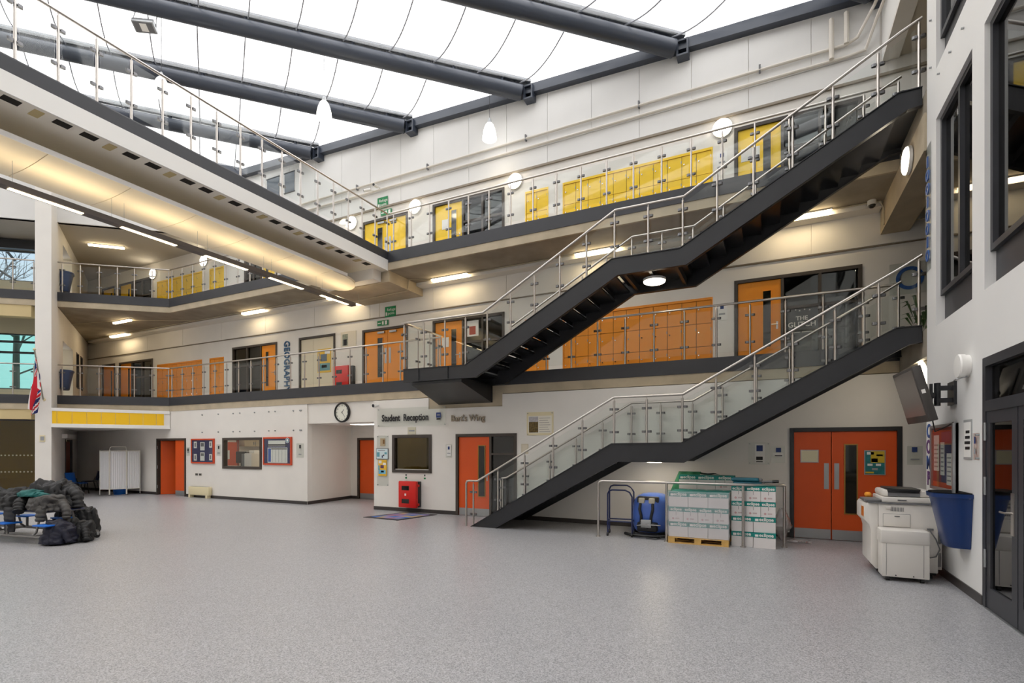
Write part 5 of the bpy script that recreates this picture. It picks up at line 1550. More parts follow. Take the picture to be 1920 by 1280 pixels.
# wall bin
def wall_bin(label, M, m=bluep, w_=0.29, d_=0.36, h=0.66, group=None):
    root = empty('wall_bin', M @ Vector((0, 0, 0)), label, 'bin', 'blue wall bins')
    g = Geo()
    n = 20; vs = []
    for (z, s) in ((0, 0.70), (0.02, 0.74), (h * 0.5, 0.87), (h - 0.05, 1.0), (h - 0.05, 1.05), (h, 1.06)):
        for k in range(n + 1):
            t = PI * k / n
            c_, s_ = math.cos(t), math.sin(t)
            sg_ = 1 if c_ >= 0 else -1
            vs.append((sg_ * abs(c_) ** 0.6 * w_ * s, -abs(s_) ** 0.6 * d_ * (0.45 + 0.55 * (s - 0.62) / 0.44), z))
    N = n + 1
    fs = [list(range(N))[::-1]]
    for r_ in range(5):
        for k in range(n):
            fs.append((r_ * N + k, r_ * N + k + 1, (r_ + 1) * N + k + 1, (r_ + 1) * N + k))
        fs.append((r_ * N + n, r_ * N, (r_ + 1) * N, (r_ + 1) * N + n))
    mk('tub', g.add(vs, fs).xf(M), m, root, angle=50)
    bag = []
    top_ = [(v_[0] * 0.93, v_[1] * 0.93 - 0.005, h + 0.012) for v_ in vs[-N:]]
    low_ = [(v_[0] * 0.9, v_[1] * 0.9 - 0.01, h - 0.05) for v_ in vs[-N:]]
    gl = Geo().add(top_ + low_, [(k, k + 1, N + k + 1, N + k) for k in range(n)] + [(n, 0, N, N + n)] + [[N + k for k in range(N)]])
    mk('liner', gl.xf(M), blackp, root)
    mk('hinge_pin', Geo().cyl((-w_ * 1.02, -0.03, h - 0.04), (w_ * 1.02, -0.03, h - 0.04), 0.016, 8).xf(M), gal, root)
    return root
wall_bin('large blue wall mounted bin with a black liner beside the copier', Matrix.Translation((XR - 0.004, 8.15, 0.56)) @ Matrix.Rotation(-PI / 2, 4, 'Z'))
pa = math.atan2(ED[1], ED[0])
for nm, zf in (('lower', F1), ('upper', F2)):
    p = on_pw(1.75, 0.03, zf + 0.35)
    wall_bin('dark blue bin on the pillar wall of the %s gallery' % nm, Matrix.Translation(p) @ Matrix.Rotation(pa, 4, 'Z') , m=mat('deep blue plastic', (44, 66, 108), 0.4), w_=0.3, d_=0.36, h=0.72)

# ================================================================== THINGS UNDER THE STAIRS
# blue tubular trolley
tr = empty('tube_trolley', (-2.7, 10.5, 0), 'dark blue tubular trolley frame left of the floor scrubber', 'trolley')
tbm = mat('dark blue tube', (26, 38, 84), 0.35)
for (x0, y0, x1, y1, h) in ((-2.93, 10.24, -2.44, 10.26, 0.93), (-3.0, 10.62, -2.5, 10.66, 1.0)):
    mk('frame_loop', Geo().tube([(x0, y0, 0.04), (x0, y0, h - 0.08), (x0 + 0.03, y0, h - 0.02), (x0 + 0.09, y0, h), (x1 - 0.14, y1, h), (x1 - 0.05, y1, h - 0.04), (x1, y1, h - 0.13), (x1, y1, 0.04)], 0.016, 8), tbm, tr)
for (x0, y0, x1, y1) in ((-2.93, 10.24, -2.44, 10.26), (-3.0, 10.62, -2.5, 10.66), (-2.93, 10.24, -3.0, 10.62), (-2.44, 10.26, -2.5, 10.66)):
    mk('base_bar', Geo().cyl((x0, y0, 0.3), (x1, y1, 0.3), 0.014, 8), tbm, tr)
for (x0, y0) in ((-2.93, 10.24), (-2.44, 10.26), (-3.0, 10.62), (-2.5, 10.66)):
    mk('caster', Geo().cyl((x0 - 0.014, y0, 0.04), (x0 + 0.014, y0, 0.04), 0.04, 12), blackp, tr)

# floor scrubber
sc = empty('floor_scrubber', (-2.15, 10.8, 0), 'blue ride behind floor scrubber with black fittings under the stairs', 'cleaning machine')
blu = mat('cornflower blue plastic', (74, 108, 192), 0.3, var=0.05, scale=4)
def sup(cx, cy, cz, a, b, c_, e1, e2, zmin, nu=28, nv=16):
    def f(u, v):
        th = 2 * PI * u; ph = -PI / 2 + PI * v
        def sp(x, e): return (1 if x >= 0 else -1) * abs(x) ** e
        x = a * sp(math.cos(ph), e1) * sp(math.cos(th), e2)
        y = b * sp(math.cos(ph), e1) * sp(math.sin(th), e2)
        z = c_ * sp(math.sin(ph), e1)
        return (cx + x, cy + y, max(zmin, cz + z))
    return Geo().grid(f, nu, nv)
mk('tank_shell', sup(-2.18, 10.95, 0.42, 0.37, 0.52, 0.42, 0.6, 0.7, 0.07), blu, sc, angle=60)
bx('control_recess', -2.40, -1.97, 10.50, 10.62, 0.60, 0.80, blackp, sc, bevel=0.03)
for x_ in (-2.30, -2.10):
    bx('filter_cap', x_ - 0.06, x_ + 0.06, 10.46, 10.54, 0.66, 0.77, mat('pale grey plastic', (196, 190, 172), 0.45), sc, bevel=0.015)
for x_, k in ((-2.32, -1), (-2.08, 1)):
    mk('hose', Geo().tube([(x_, 10.47, 0.66), (x_ + 0.01 * k, 10.42, 0.55), (x_ - 0.02 * k, 10.43, 0.42), (x_ - 0.03 * k, 10.38, 0.28), (x_ - 0.09 * k, 10.34, 0.18)], 0.028, 10), blackp, sc)
bx('drive_unit', -2.36, -1.98, 10.33, 10.56, 0.12, 0.30, blackp, sc, bevel=0.02)
bx('gear_plate', -2.28, -2.08, 10.30, 10.33, 0.2, 0.36, gal, sc, bevel=0.01)
mk('link_rod', Geo().tube([(-2.36, 10.3, 0.24), (-2.2, 10.28, 0.27), (-1.9, 10.32, 0.26)], 0.012, 6), chrome, sc)
mk('squeegee', Geo().tube([(-2.62, 10.42, 0.05), (-2.45, 10.28, 0.05), (-2.16, 10.24, 0.05), (-1.9, 10.28, 0.05), (-1.78, 10.4, 0.05)], 0.03, 8), blackp, sc)
mk('pedal_loop', Geo().tube([(-2.15, 10.2, 0.02), (-1.95, 10.18, 0.02), (-1.88, 10.24, 0.03), (-1.95, 10.3, 0.08)], 0.012, 6), blackp, sc)
for x_ in (-2.5, -1.82):
    mk('wheel', Geo().cyl((x_ - 0.03, 10.95, 0.11), (x_ + 0.03, 10.95, 0.11), 0.11, 20), blackp, sc)

# pallet and boxes
woodm = mat('pallet pine', (206, 164, 92), 0.7, var=0.18, scale=8)
def pallet(label, x0, x1, y0, y1):
    root = empty('pallet', ((x0 + x1) / 2, (y0 + y1) / 2, 0), label, 'pallet')
    w_ = x1 - x0
    for f in (0, 0.5, 1):
        cx = x0 + 0.06 + (w_ - 0.12) * f
        for yy in (y0 + 0.05, (y0 + y1) / 2, y1 - 0.05):
            bx('block', cx - 0.06, cx + 0.06, yy - 0.05, yy + 0.05, 0.022, 0.10, woodm, root)
    for yy in (y0 + 0.05, (y0 + y1) / 2, y1 - 0.05):
        bx('bottom_board', x0, x1, yy - 0.05, yy + 0.05, 0.0, 0.022, woodm, root)
    n = 5
    for k in range(n):
        yy = y0 + 0.05 + (y1 - y0 - 0.1) * k / (n - 1)
        bx('deck_board', x0, x1, yy - 0.05, yy + 0.05, 0.10, 0.122, woodm, root)
    return root
pallet('pine pallet under the film wrapped boxes', -1.70, -0.65, 9.99, 10.72)
pallet('pine pallet at the back, behind the wrapped boxes', -1.66, -0.60, 10.86, 11.5)
cardw = mat('white carton', (226, 221, 219), 0.6, var=0.03, scale=3)
logo_cache = {}
def logo_mesh(size):
    k = round(size, 3)
    if k not in logo_cache:
        o = text('logo', 'eclipse', size, Matrix(), paper, None, depth=0.0008, align='CENTER', bold=0.002)
        logo_cache[k] = o.data
        bpy.data.objects.remove(o)
    return logo_cache[k]
GB = 'white paper boxes with teal lids'
def paper_box(label, x0, x1, y0, y1, z0, h=0.268, long_=False, mark=True, lab=None):
    root = empty('paper_box', ((x0 + x1) / 2, (y0 + y1) / 2, z0), label, 'box', GB)
    g_ = 0.004
    bx('carton', x0 + g_, x1 - g_, y0 + g_, y1 - g_, z0 + 0.001, z0 + h - 0.085, cardw, root)
    lid = bx('lid', x0 + 0.001, x1 - 0.001, y0 + 0.001, y1 - 0.001, z0 + h - 0.085, z0 + h - 0.002, teal, root)
    w_ = x1 - x0
    inst('logo', logo_mesh(0.075 if w_ < 0.3 else 0.085), Matrix.Translation(((x0 + x1) / 2 + (0.03 if long_ else 0), y0 - 0.0005, z0 + h - 0.066)) @ WALL_Y, lid)
    if long_:
        bx('barcode_label', x0 + 0.03, x0 + 0.085, y0 - 0.001, y0 + 0.001, z0 + h - 0.07, z0 + h - 0.03, paper, lid)
    if mark and not long_:
        xm = x0 + w_ * 0.3
        mk('droplet_mark', Geo().cyl((xm, y0 + 0.002, z0 + 0.06), (xm, y0 + 0.0035, z0 + 0.06), 0.02, 12), mat('rose print', (200, 160, 160), 0.6), root)
        bx('carton_text', xm + 0.04, xm + 0.11, y0 + 0.002, y0 + 0.0035, z0 + 0.05, z0 + 0.075, mat('pale print', (198, 180, 178), 0.6), root)
        bx('hand_slot', (x0 + x1) / 2 - 0.003, (x0 + x1) / 2 + 0.003, y0 + 0.002, y0 + 0.0035, z0 + 0.12, z0 + h - 0.085, greyp, root)
    return root
rows = ('bottom', 'middle', 'top')
for l_ in range(3):
    z0 = 0.124 + l_ * 0.277
    if l_ != 1:
        for k, nm in enumerate(('left', 'centre', 'right')):
            paper_box('film wrapped paper box on the pallet, %s layer, %s' % (rows[l_], nm), -1.69 + k * 0.345, -1.69 + (k + 1) * 0.345, 10.01, 10.35, z0, 0.277, long_=True)
    else:
        for k, nm in enumerate(('far left', 'left centre', 'right centre', 'far right')):
            paper_box('film wrapped paper box on the pallet, %s layer, %s' % (rows[l_], nm), -1.69 + k * 0.259, -1.69 + (k + 1) * 0.259, 10.01, 10.35, z0, 0.277)
    for k, nm in enumerate(('left', 'centre', 'right')):
        paper_box('paper box of the second row of the wrapped pallet, %s layer, %s' % (rows[l_], nm), -1.69 + k * 0.345, -1.69 + (k + 1) * 0.345, 10.36, 10.70, z0, 0.277, long_=True)
# stretch film round the pallet
wrapm = glass('stretch film', (0.93, 0.93, 0.94), ior=1.5, rough=0.18, body=(238, 238, 240), bodyamt=0.25)
def film():
    g = Geo()
    a, b, c_, d_ = -1.71, -0.638, 9.992, 10.718
    z0, z1 = 0.11, 0.972
    ring = []
    n = 18
    for k in range(n): ring.append((a + (b - a) * k / n, c_))
    for k in range(n): ring.append((b, c_ + (d_ - c_) * k / n))
    for k in range(n): ring.append((b - (b - a) * k / n, d_))
    for k in range(n): ring.append((a, d_ - (d_ - c_) * k / n))
    N = len(ring); rowsn = 12
    vs = []
    for j in range(rowsn + 1):
        z = z0 + (z1 - z0) * j / rowsn
        for k, (x_, y_) in enumerate(ring):
            w1 = 0.006 * noise.noise(Vector((x_ * 9, y_ * 9, z * 14)))
            w2 = 0.004 * math.sin(z * 60 + x_ * 5)
            cx, cy = (a + b) / 2, (c_ + d_) / 2
            d = Vector((x_ - cx, y_ - cy)).normalized()
            zz = z + (0.02 * noise.noise(Vector((x_ * 6, y_ * 6, 3))) if j == rowsn else 0)
            vs.append((x_ + d.x * (w1 + w2), y_ + d.y * (w1 + w2), zz))
    fs = []
    for j in range(rowsn):
        for k in range(N):
            fs.append((j * N + k, j * N + (k + 1) % N, (j + 1) * N + (k + 1) % N, (j + 1) * N + k))
    return g.add(vs, fs)
mk('stretch_film', film(), wrapm, label='crinkled clear stretch film wound around the pallet of boxes', cat='plastic film')
# rear pallet: four layers, the top one shows above the film
for l_ in range(4):
    z0 = 0.124 + l_ * 0.277
    for k, nm in enumerate(('left', 'centre', 'right')):
        paper_box('box of the rear pallet behind the film wrapped one, layer %s, %s' % (('one', 'two', 'three', 'four')[l_], nm), -1.64 + k * 0.345, -1.64 + (k + 1) * 0.345, 10.88, 11.22, z0, 0.277, long_=(k < 2))
# loose stack on the right
for l_ in range(4):
    z0 = l_ * 0.272
    nm2 = ('on the floor', 'second up', 'third up', 'at the top')[l_]
    if l_ < 2:
        for k, nm in enumerate(('left', 'right')):
            y0 = 10.19 + (0.0 if (l_, k) != (0, 1) else -0.05)
            paper_box('box of the loose stack right of the pallet, %s, %s one' % (nm2, nm), -0.62 + k * 0.362, -0.62 + (k + 1) * 0.362, y0, y0 + 0.30, z0, 0.272, long_=True)
    else:
        for k, nm in enumerate(('left', 'middle', 'right')):
            paper_box('box of the loose stack right of the pallet, %s, %s one' % (nm2, nm), -0.62 + k * 0.241, -0.62 + (k + 1) * 0.241, 10.20, 10.52, z0, 0.272)
# things on top of the boxes
tm = mat('dark teal nylon', (22, 92, 108), 0.5, var=0.2, scale=9)
for k, (x0, x1, z0, rz_, lab) in enumerate(((-0.60, -0.12, 1.090, 0.03, 'lower dark teal packet lying on the loose paper boxes'), (-0.62, -0.16, 1.162, -0.06, 'upper dark teal packet lying on top of the other'))):
    root = empty('teal_packet', ((x0 + x1) / 2, 10.36, z0), lab, 'packet')
    M = Matrix.Translation(((x0 + x1) / 2, 10.36, z0)) @ Matrix.Rotation(rz_, 4, 'Z')
    h = 0.07
    mk('pouch', Geo().box(-(x1 - x0) / 2, (x1 - x0) / 2, -0.09, 0.09, 0, h).xf(M), tm, root, bevel=0.028, bseg=3)
    mk('end_cap', Geo().box((x1 - x0) / 2 - 0.02, (x1 - x0) / 2 + 0.05, -0.06, 0.06, 0.01, h - 0.01).xf(M), greyp, root, bevel=0.02)
root = empty('black_tool', (-0.05, 10.42, 1.16), 'grey tool handle poking out beside the teal packets', 'tool')
mk('handle', Geo().tube([(-0.2, 10.5, 1.15), (-0.02, 10.46, 1.16), (0.12, 10.44, 1.17)], 0.02, 8), greyp, root)
mk('grip', Geo().tube([(0.05, 10.45, 1.165), (0.15, 10.435, 1.172)], 0.026, 8), blackp, root)
# green sheet leaning behind the scrubber
gs = empty('green_cover', (-1.75, 11.3, 0), 'folded green cover leaning between the scrubber and the boxes', 'cover')
gm = mat('bottle green cloth', (36, 110, 76), 0.7, var=0.15, scale=5)
def gsheet(u, v):
    x = -1.98 + 0.44 * u + 0.36 * v * 0.8 - 0.2 * (1 - v)
    z = 0.02 + 1.27 * v
    y = 11.25 - 0.10 * math.sin(v * 3) + 0.03 * noise.noise(Vector((u * 4, v * 5, 1)))
    return (x, y, z)
mk('cloth', Geo().grid(gsheet, 10, 16), gm, gs)
def gtop(u, v):
    p = Vector(gsheet(u, 1.0))
    return (p.x + 0.35 * v, p.y - 0.02 + 0.25 * v, p.z - 0.02 - 0.05 * v * v + 0.012 * math.sin(u * 9 + v * 7))
mk('cloth_fold', Geo().grid(gtop, 8, 8), mat('dark green cloth', (22, 62, 52), 0.8), gs)
# clear bag on the floor by the door
cb = empty('plastic_bag', (0.3, 11.2, 0), 'crumpled clear plastic bag on the floor beside the double door', 'bag')
def bagf(u, v):
    th = 2 * PI * u
    r_ = 0.16 * math.sin(PI * min(1, v * 1.0) * 0.92 + 0.12) + 0.02
    r_ *= 1 + 0.35 * noise.noise(Vector((math.cos(th) * 2, math.sin(th) * 2, v * 6)))
    return (0.22 + r_ * math.cos(th) * 0.8, 11.25 + r_ * math.sin(th), 0.005 + 0.62 * v)
mk('bag_body', Geo().grid(bagf, 22, 18), glass('bag film', (0.9, 0.9, 0.9), rough=0.15, body=(220, 214, 214), bodyamt=0.4), cb)
mk('bag_tail', Geo().grid(lambda u, v: (0.3 + 0.4 * u, 11.0 + 0.16 * v, 0.012 + 0.03 * abs(noise.noise(Vector((u * 5, v * 4, 2)))) * 2), 14, 8), MATS['bag film'], cb)

# ================================================================== COPIER
cp = empty('photocopier', (1.65, 9.1, 0), 'large white office photocopier with a side paper feeder by the right wall', 'photocopier')
body = bx('cabinet', 1.36, 2.02, 8.72, 9.45, 0.09, 1.0, copier_w, cp, bevel=0.012)
g = Geo().prism([(1.22, 1.0), (1.36, 1.02), (1.36, 0.09), (1.33, 0.09), (1.27, 0.16), (1.27, 0.62), (1.25, 0.70), (1.2, 0.76), (1.2, 0.96)], 'y', 8.72, 9.45)
mk('front_section', g, copier_w, cp, bevel=0.01)
bx('top_deck', 1.24, 2.04, 8.70, 9.47, 1.0, 1.018, greyp, cp)
bx('control_panel', 1.205, 1.40, 8.74, 9.2, 1.018, 1.05, greyp, cp, bevel=0.006)
bx('touch_screen', 1.197, 1.203, 8.80, 9.0, 0.80, 0.94, mat('amber screen', (214, 122, 30), 0.3), cp)
bx('scanner_bed', 1.40, 2.04, 8.74, 9.44, 1.018, 1.09, copier_w, cp, bevel=0.012)
bx('document_feeder', 1.42, 2.0, 8.80, 9.42, 1.092, 1.185, copier_w, cp, bevel=0.03)
mk('feeder_tray', Geo().prism([(1.48, 1.15), (1.83, 1.15), (1.85, 1.205), (1.47, 1.215)], 'y', 8.78, 9.30), blackp, cp, bevel=0.008)
bx('feeder_recess', 1.48, 1.84, 8.792, 8.80, 1.10, 1.16, greyp, cp)
bx('grip_slot', 1.58, 1.68, 8.734, 8.74, 1.045, 1.06, greyp, cp)
for k in range(9):
    bx('vent_slat', 1.50 + 0.017 * k, 1.507 + 0.017 * k, 8.714, 8.722, 0.90, 0.955, greyp, cp)
bx('bypass_hub', 1.44, 1.5, 8.70, 8.722, 0.93, 0.97, copier_w, cp, bevel=0.004)
dr = bx('side_cover', 1.415, 1.715, 8.708, 8.722, 0.69, 0.86, copier_w, cp, bevel=0.003)
bx('cover_gap', 1.412, 1.718, 8.7165, 8.72, 0.686, 0.864, greyp, cp)
bx('latch', 1.54, 1.60, 8.704, 8.709, 0.825, 0.838, greyp, dr)
fd = bx('paper_feeder', 1.35, 1.86, 8.40, 8.70, 0.06, 0.57, copier_w, cp, bevel=0.008)
bx('feeder_lid', 1.335, 1.865, 8.39, 8.70, 0.50, 0.68, copier_w, cp, bevel=0.02)
bx('panel_line', 1.395, 1.399, 8.397, 8.4005, 0.08, 0.50, greyp, fd)
bx('panel_line', 1.795, 1.799, 8.397, 8.4005, 0.08, 0.50, greyp, fd)
for x_ in (1.50, 1.69):
    mk('screw', Geo().cyl((x_, 8.40, 0.085), (x_, 8.396, 0.085), 0.008, 8), blackp, fd)
bx('rear_box', 2.02, 2.09, 8.85, 9.4, 0.12, 0.9, copier_w, cp, bevel=0.006)
for z0 in (0.16, 0.47):
    for k in range(6):
        bx('rear_vent', 2.028 + 0.009 * k, 2.033 + 0.009 * k, 8.843, 8.851, z0, z0 + 0.19, greyp, cp)
mk('cable', Geo().tube([(1.93, 8.71, 0.67), (1.94, 8.69, 0.64), (1.99, 8.69, 0.55), (2.03, 8.69, 0.42), (1.99, 8.69, 0.32), (1.93, 8.69, 0.30), (1.88, 8.68, 0.33), (1.85, 8.66, 0.35)], 0.008, 6), greyp, cp)
bx('connector', 1.90, 1.965, 8.70, 8.722, 0.665, 0.69, greyp, cp)
bx('socket_block', 1.885, 1.93, 8.715, 8.722, 0.42, 0.52, mat('grey blue plastic', (140, 156, 166), 0.5), cp)
for (x_, y_) in ((1.42, 8.8), (1.95, 8.8), (1.42, 9.38), (1.95, 9.38), (1.42, 8.45), (1.79, 8.45)):
    mk('caster', Geo().cyl((x_ - 0.02, y_, 0.035), (x_ + 0.02, y_, 0.035), 0.035, 14), blackp, cp)
bx('base_plate', 1.34, 2.0, 8.74, 9.43, 0.06, 0.09, blackp, cp)
pb = empty('orange_pouch', (1.31, 9.3, 1.05), 'small orange and yellow pouch behind the copier screen', 'pouch')
mk('pouch_body', sup(1.32, 9.3, 1.075, 0.045, 0.07, 0.04, 0.8, 0.8, 1.02, 14, 8), mat('orange cloth', (232, 150, 40), 0.7), pb)

# ================================================================== SERVING HATCH ROOM
rm = empty('hatch_lamp', (-16.2, 13.2, 3.0), 'ceiling lamp of the office seen through the serving hatch', 'light')
bx('diffuser', -16.9, -15.5, 12.9, 13.6, 3.06, 3.09, lamp_room, rm)
bx('frame', -16.95, -15.45, 12.85, 13.65, 3.09, 3.15, white_paint, rm)
rm = empty('reception_fill', (-9.0, 13.0, 3.0), 'unseen lamp added to brighten the room behind the reception window', 'light')  # added source, out of view, that lights the room behind the olive glass
bx('diffuser', -9.4, -8.6, 12.9, 13.3, 3.07, 3.09, emis('reception fill glow', (255, 226, 150), 2.2 * LAMP), rm)
bx('frame', -9.45, -8.55, 12.85, 13.35, 3.09, 3.15, white_paint, rm)
rd = empty('inner_door', (-9.15, 14.3, 0), 'ochre inner door with a pale strip behind the reception window', 'door')
bx('leaf', -9.6, -8.75, 14.33, 14.395, 0.0, 2.1, mat('olive laminate', (150, 124, 40), 0.5), rd)
bx('pale_strip', -9.35, -9.27, 14.32, 14.33, 0.6, 1.9, paper, rd)
dk = empty('office_desk', (-17.2, 12.5, 0), 'pale office desk behind the serving hatch', 'desk')
pl_, gl_ = mat('pale laminate', (206, 198, 184), 0.5), mat('grey laminate', (170, 166, 160), 0.5)
bx('desk_top', -18.7, -15.6, 12.1, 12.9, 1.08, 1.12, pl_, dk)
bx('desk_front', -18.7, -15.6, 12.12, 12.15, 0.0, 1.08, gl_, dk)
bx('desk_side', -18.7, -18.66, 12.15, 12.9, 0.0, 1.08, gl_, dk)
bx('desk_side', -15.64, -15.6, 12.15, 12.9, 0.0, 1.08, gl_, dk)
mn = empty('computer_monitor', (-17.15, 12.5, 1.12), 'black computer monitor behind the serving hatch', 'monitor')
bx('screen', -17.5, -16.95, 12.46, 12.5, 1.24, 1.66, blackp, mn, bevel=0.01)
bx('stand', -17.25, -17.2, 12.48, 12.52, 1.12, 1.3, blackp, mn)
bx('foot', -17.36, -17.09, 12.4, 12.6, 1.12, 1.135, blackp, mn)
pr_ = empty('desk_printer', (-16.5, 12.4, 1.12), 'white desk printer behind the serving hatch', 'printer')
bx('printer_body', -16.68, -16.3, 12.2, 12.62, 1.12, 1.6, copier_w, pr_, bevel=0.02)
bx('paper_tray', -16.62, -16.36, 12.35, 12.58, 1.6, 1.7, paper, pr_, bevel=0.01)
bx('panel', -16.86, -16.7, 12.22, 12.5, 1.12, 1.58, greyp, pr_, bevel=0.01)
bm_ = mat('beech laminate', (206, 190, 160), 0.5)
cbn = empty('wall_cupboards', (-19.0, 14.2, 1.9), 'row of pale wall cupboards seen through the serving hatch', 'cupboard')
bx('carcass', -19.095, -18.8, 13.75, 14.78, 1.85, 2.5, bm_, cbn)
for k in range(2):
    d_ = bx('cupboard_door', -18.8, -18.78, 13.76 + k * 0.51, 14.25 + k * 0.51, 1.87, 2.48, bm_, cbn)
    bx('handle', -18.78, -18.76, 14.15 + k * 0.08, 14.17 + k * 0.08, 1.92, 2.04, gal, d_)
bk_ = empty('box_shelf', (-19.0, 14.2, 1.2), 'shelf of cartons and papers below the office wall cupboards', 'shelf')
bx('board', -19.095, -18.75, 13.75, 14.78, 1.30, 1.33, bm_, bk_)
for k, (a, b, h, m_) in enumerate(((13.78, 14.0, 0.22, paper), (14.03, 14.2, 0.3, greyp), (14.24, 14.5, 0.18, mat('kraft card', (150, 116, 80), 0.7)), (14.53, 14.75, 0.26, copier_w))):
    bx('carton', -19.05, -18.78, a, b, 1.33, 1.33 + h, m_, bk_)
od = empty('door_office', (-19.05, 13.3, 0), kind='structure')
bx('leaf', -19.095, -19.05, 12.9, 13.62, 0.0, 2.02, org0, od)
bx('frame', -19.098, -19.03, 13.62, 13.7, 0.0, 2.1, brownd, od)
bx('frame', -19.098, -19.03, 12.82, 12.9, 0.0, 2.1, brownd, od)
bx('notice', -19.05, -19.045, 13.1, 13.3, 1.35, 1.7, paper, od)

# ================================================================== LEFT: SCREEN, CHAIRS, FLAG
fs_ = empty('folding_screen', (-22.1, 10.95, 0), 'folding white fabric ward screen on castered legs under the gallery', 'screen')
clothw = mat('white pleated fabric', (226, 226, 228), 0.8)
tubew = mat('cream tube', (222, 218, 208), 0.4)
pz = [(-22.5, 10.45), (-22.08, 10.62), (-22.12, 11.1), (-22.2, 11.55)]
pz = [(-22.45, 10.46), (-22.10, 10.62), (-21.95, 11.12), (-21.85, 11.55)]
for k in range(3):
    a = Vector((pz[k][0], pz[k][1], 0)); b = Vector((pz[k + 1][0], pz[k + 1][1], 0))
    d = (b - a).normalized(); n = Vector((d.y, -d.x, 0)); L_ = (b - a).length
    def cl(u, v, a=a, d=d, n=n, L_=L_, k=k):
        amp = 0.018 if k == 0 else 0.009
        p = a + d * (0.03 + (L_ - 0.06) * u) + n * (amp * math.sin(u * 44 + 1.2 * k) + 0.01 * noise.noise(Vector((u * 5, v * 3, k))))
        return (p.x, p.y, 0.24 + 1.42 * v)
    pn = mk('fabric_panel', Geo().grid(cl, 60, 6), clothw, fs_)
    for q in (a + d * 0.012, b - d * 0.012):
        lg = mk('leg', Geo().cyl((q.x, q.y, 0.04), (q.x, q.y, 1.70), 0.012, 8), tubew, fs_)
        mk('caster', Geo().cyl((q.x - 0.012, q.y, 0.022), (q.x + 0.012, q.y, 0.022), 0.022, 10), greyp, lg)
    for zz in (0.24, 1.68):
        mk('rail', Geo().cyl(a + d * 0.012 + Vector((0, 0, zz)), b - d * 0.012 + Vector((0, 0, zz)), 0.01, 8), tubew, fs_)
q0, q1 = Vector((pz[1][0], pz[1][1], 0)), Vector((pz[2][0], pz[2][1], 0))
mk('top_loop', Geo().tube([q0 + Vector((0, 0, 1.68)), q0 + Vector((0, 0.02, 1.8)), q0.lerp(q1, 0.1) + Vector((0, 0, 1.83)), q1.lerp(q0, 0.05) + Vector((0, 0, 1.83)), q1 + Vector((0, 0, 1.7))], 0.01, 8), tubew, fs_)
bk = empty('floor_tub', (-22.6, 11.3, 0), 'round blue tub on the floor behind the folding screen', 'tub')
mk('tub_wall', Geo().lathe([(0.2, 0.0), (0.25, 0.3), (0.27, 0.31), (0.24, 0.3), (0.19, 0.02)], (-22.55, 11.2, 0.001), 24), seatb, bk)

def plastic_chair(label, x, y, rz_, m):
    root = empty('stacking_chair', (x, y, 0), label, 'chair', 'blue stacking chairs', rz=rz_)
    M = Matrix.Translation((x, y, 0)) @ Matrix.Rotation(rz_, 4, 'Z')
    mk('seat', Geo().grid(lambda u, v: (-0.22 + 0.44 * u, -0.22 + 0.44 * v, 0.44 - 0.03 * math.sin(PI * u) * math.sin(PI * v) - (0.03 * (1 - v * 4) ** 2 if v < 0.25 else 0)), 10, 10).xf(M), m, root)
    def back(u, v):
        z = 0.46 + 0.36 * v
        return (-0.22 + 0.44 * u + 0.0, 0.21 + 0.09 * v - 0.05 * math.sin(PI * u) + 0.05, z)
    bb = mk('backrest', Geo().grid(back, 10, 8).xf(M), m, root)
    mk('backrest_rim', Geo().tube([M @ Vector(back(u, 1.0)) for u in [k / 10 for k in range(11)]], 0.014, 6), m, bb)
    for sx in (-1, 1):
        mk('leg', Geo().tube([(sx * 0.2, -0.18, 0.42), (sx * 0.23, -0.22, 0.0)], 0.014, 8).xf(M), blackp, root)
        mk('leg', Geo().tube([(sx * 0.2, 0.2, 0.42), (sx * 0.22, 0.3, 0.0)], 0.014, 8).xf(M), blackp, root)
        mk('side_bar', Geo().tube([(sx * 0.2, -0.18, 0.42), (sx * 0.2, 0.2, 0.42), (sx * 0.21, 0.27, 0.6)], 0.012, 8).xf(M), blackp, root)
plastic_chair('bright blue stacking chair seen from the side by the brown door', -24.05, 10.5, math.radians(116), seatb)
plastic_chair('dark blue stacking chair against the far wall of the alcove', -25.05, 11.3, math.radians(-10), mat('dusk blue plastic', (20, 40, 96), 0.4))

# flag on its pole
fg = empty('flag_on_pole', (-22.2, 8.6, 4.0), 'drooping red, white and blue flag on a slanting pole fixed to the pillar', 'flag')
pc = Vector((-22.205, 8.69, 3.44)); pt_ = Vector((-21.845, 8.315, 5.05))
pm = mat('grey green pole', (150, 150, 138), 0.5)
mk('pole', Geo().cyl(pc, pt_, 0.022, 10), pm, fg)
mk('finial', Geo().lathe([(0.01, -0.04), (0.04, -0.01), (0.045, 0.02), (0.01, 0.06)], pt_, 12), cream, fg)
mk('wall_bracket', Geo().cyl(pc, pc + Vector((-0.06, 0.12, 0)), 0.06, 12), cream, fg)
jr, jw, jb = mat('flag red', (200, 30, 44), 0.8), mat('flag white', (232, 228, 226), 0.8), mat('flag blue', (36, 44, 104), 0.8)
NU, NV = 24, 40
def flagp(u, v):
    # u across the hanging cloth, v down it
    top_ = pt_.lerp(pc, 0.06 + 0.62 * u * 0.9)
    drop = Vector((-0.05, -0.03, -1.0))
    L_ = 0.55 + 1.55 * (1 - (1 - u) * 0.55)
    z = top_.z - v * (1.75 - 0.55 * u)
    sw = 0.11 * math.sin(u * 10 + v * 1.4) * min(1, 0.3 + v)
    x = pt_.x - 0.10 + 0.12 * u - 0.06 * v + 0.02 * math.sin(v * 6)
    y = top_.y * (1 - v) + (8.30 + 0.05 * u) * v + sw
    xx = top_.x * (1 - min(1, v * 2)) + (x + 0.02) * min(1, v * 2)
    return (xx - 0.10 * v * (1 - u), y, z)
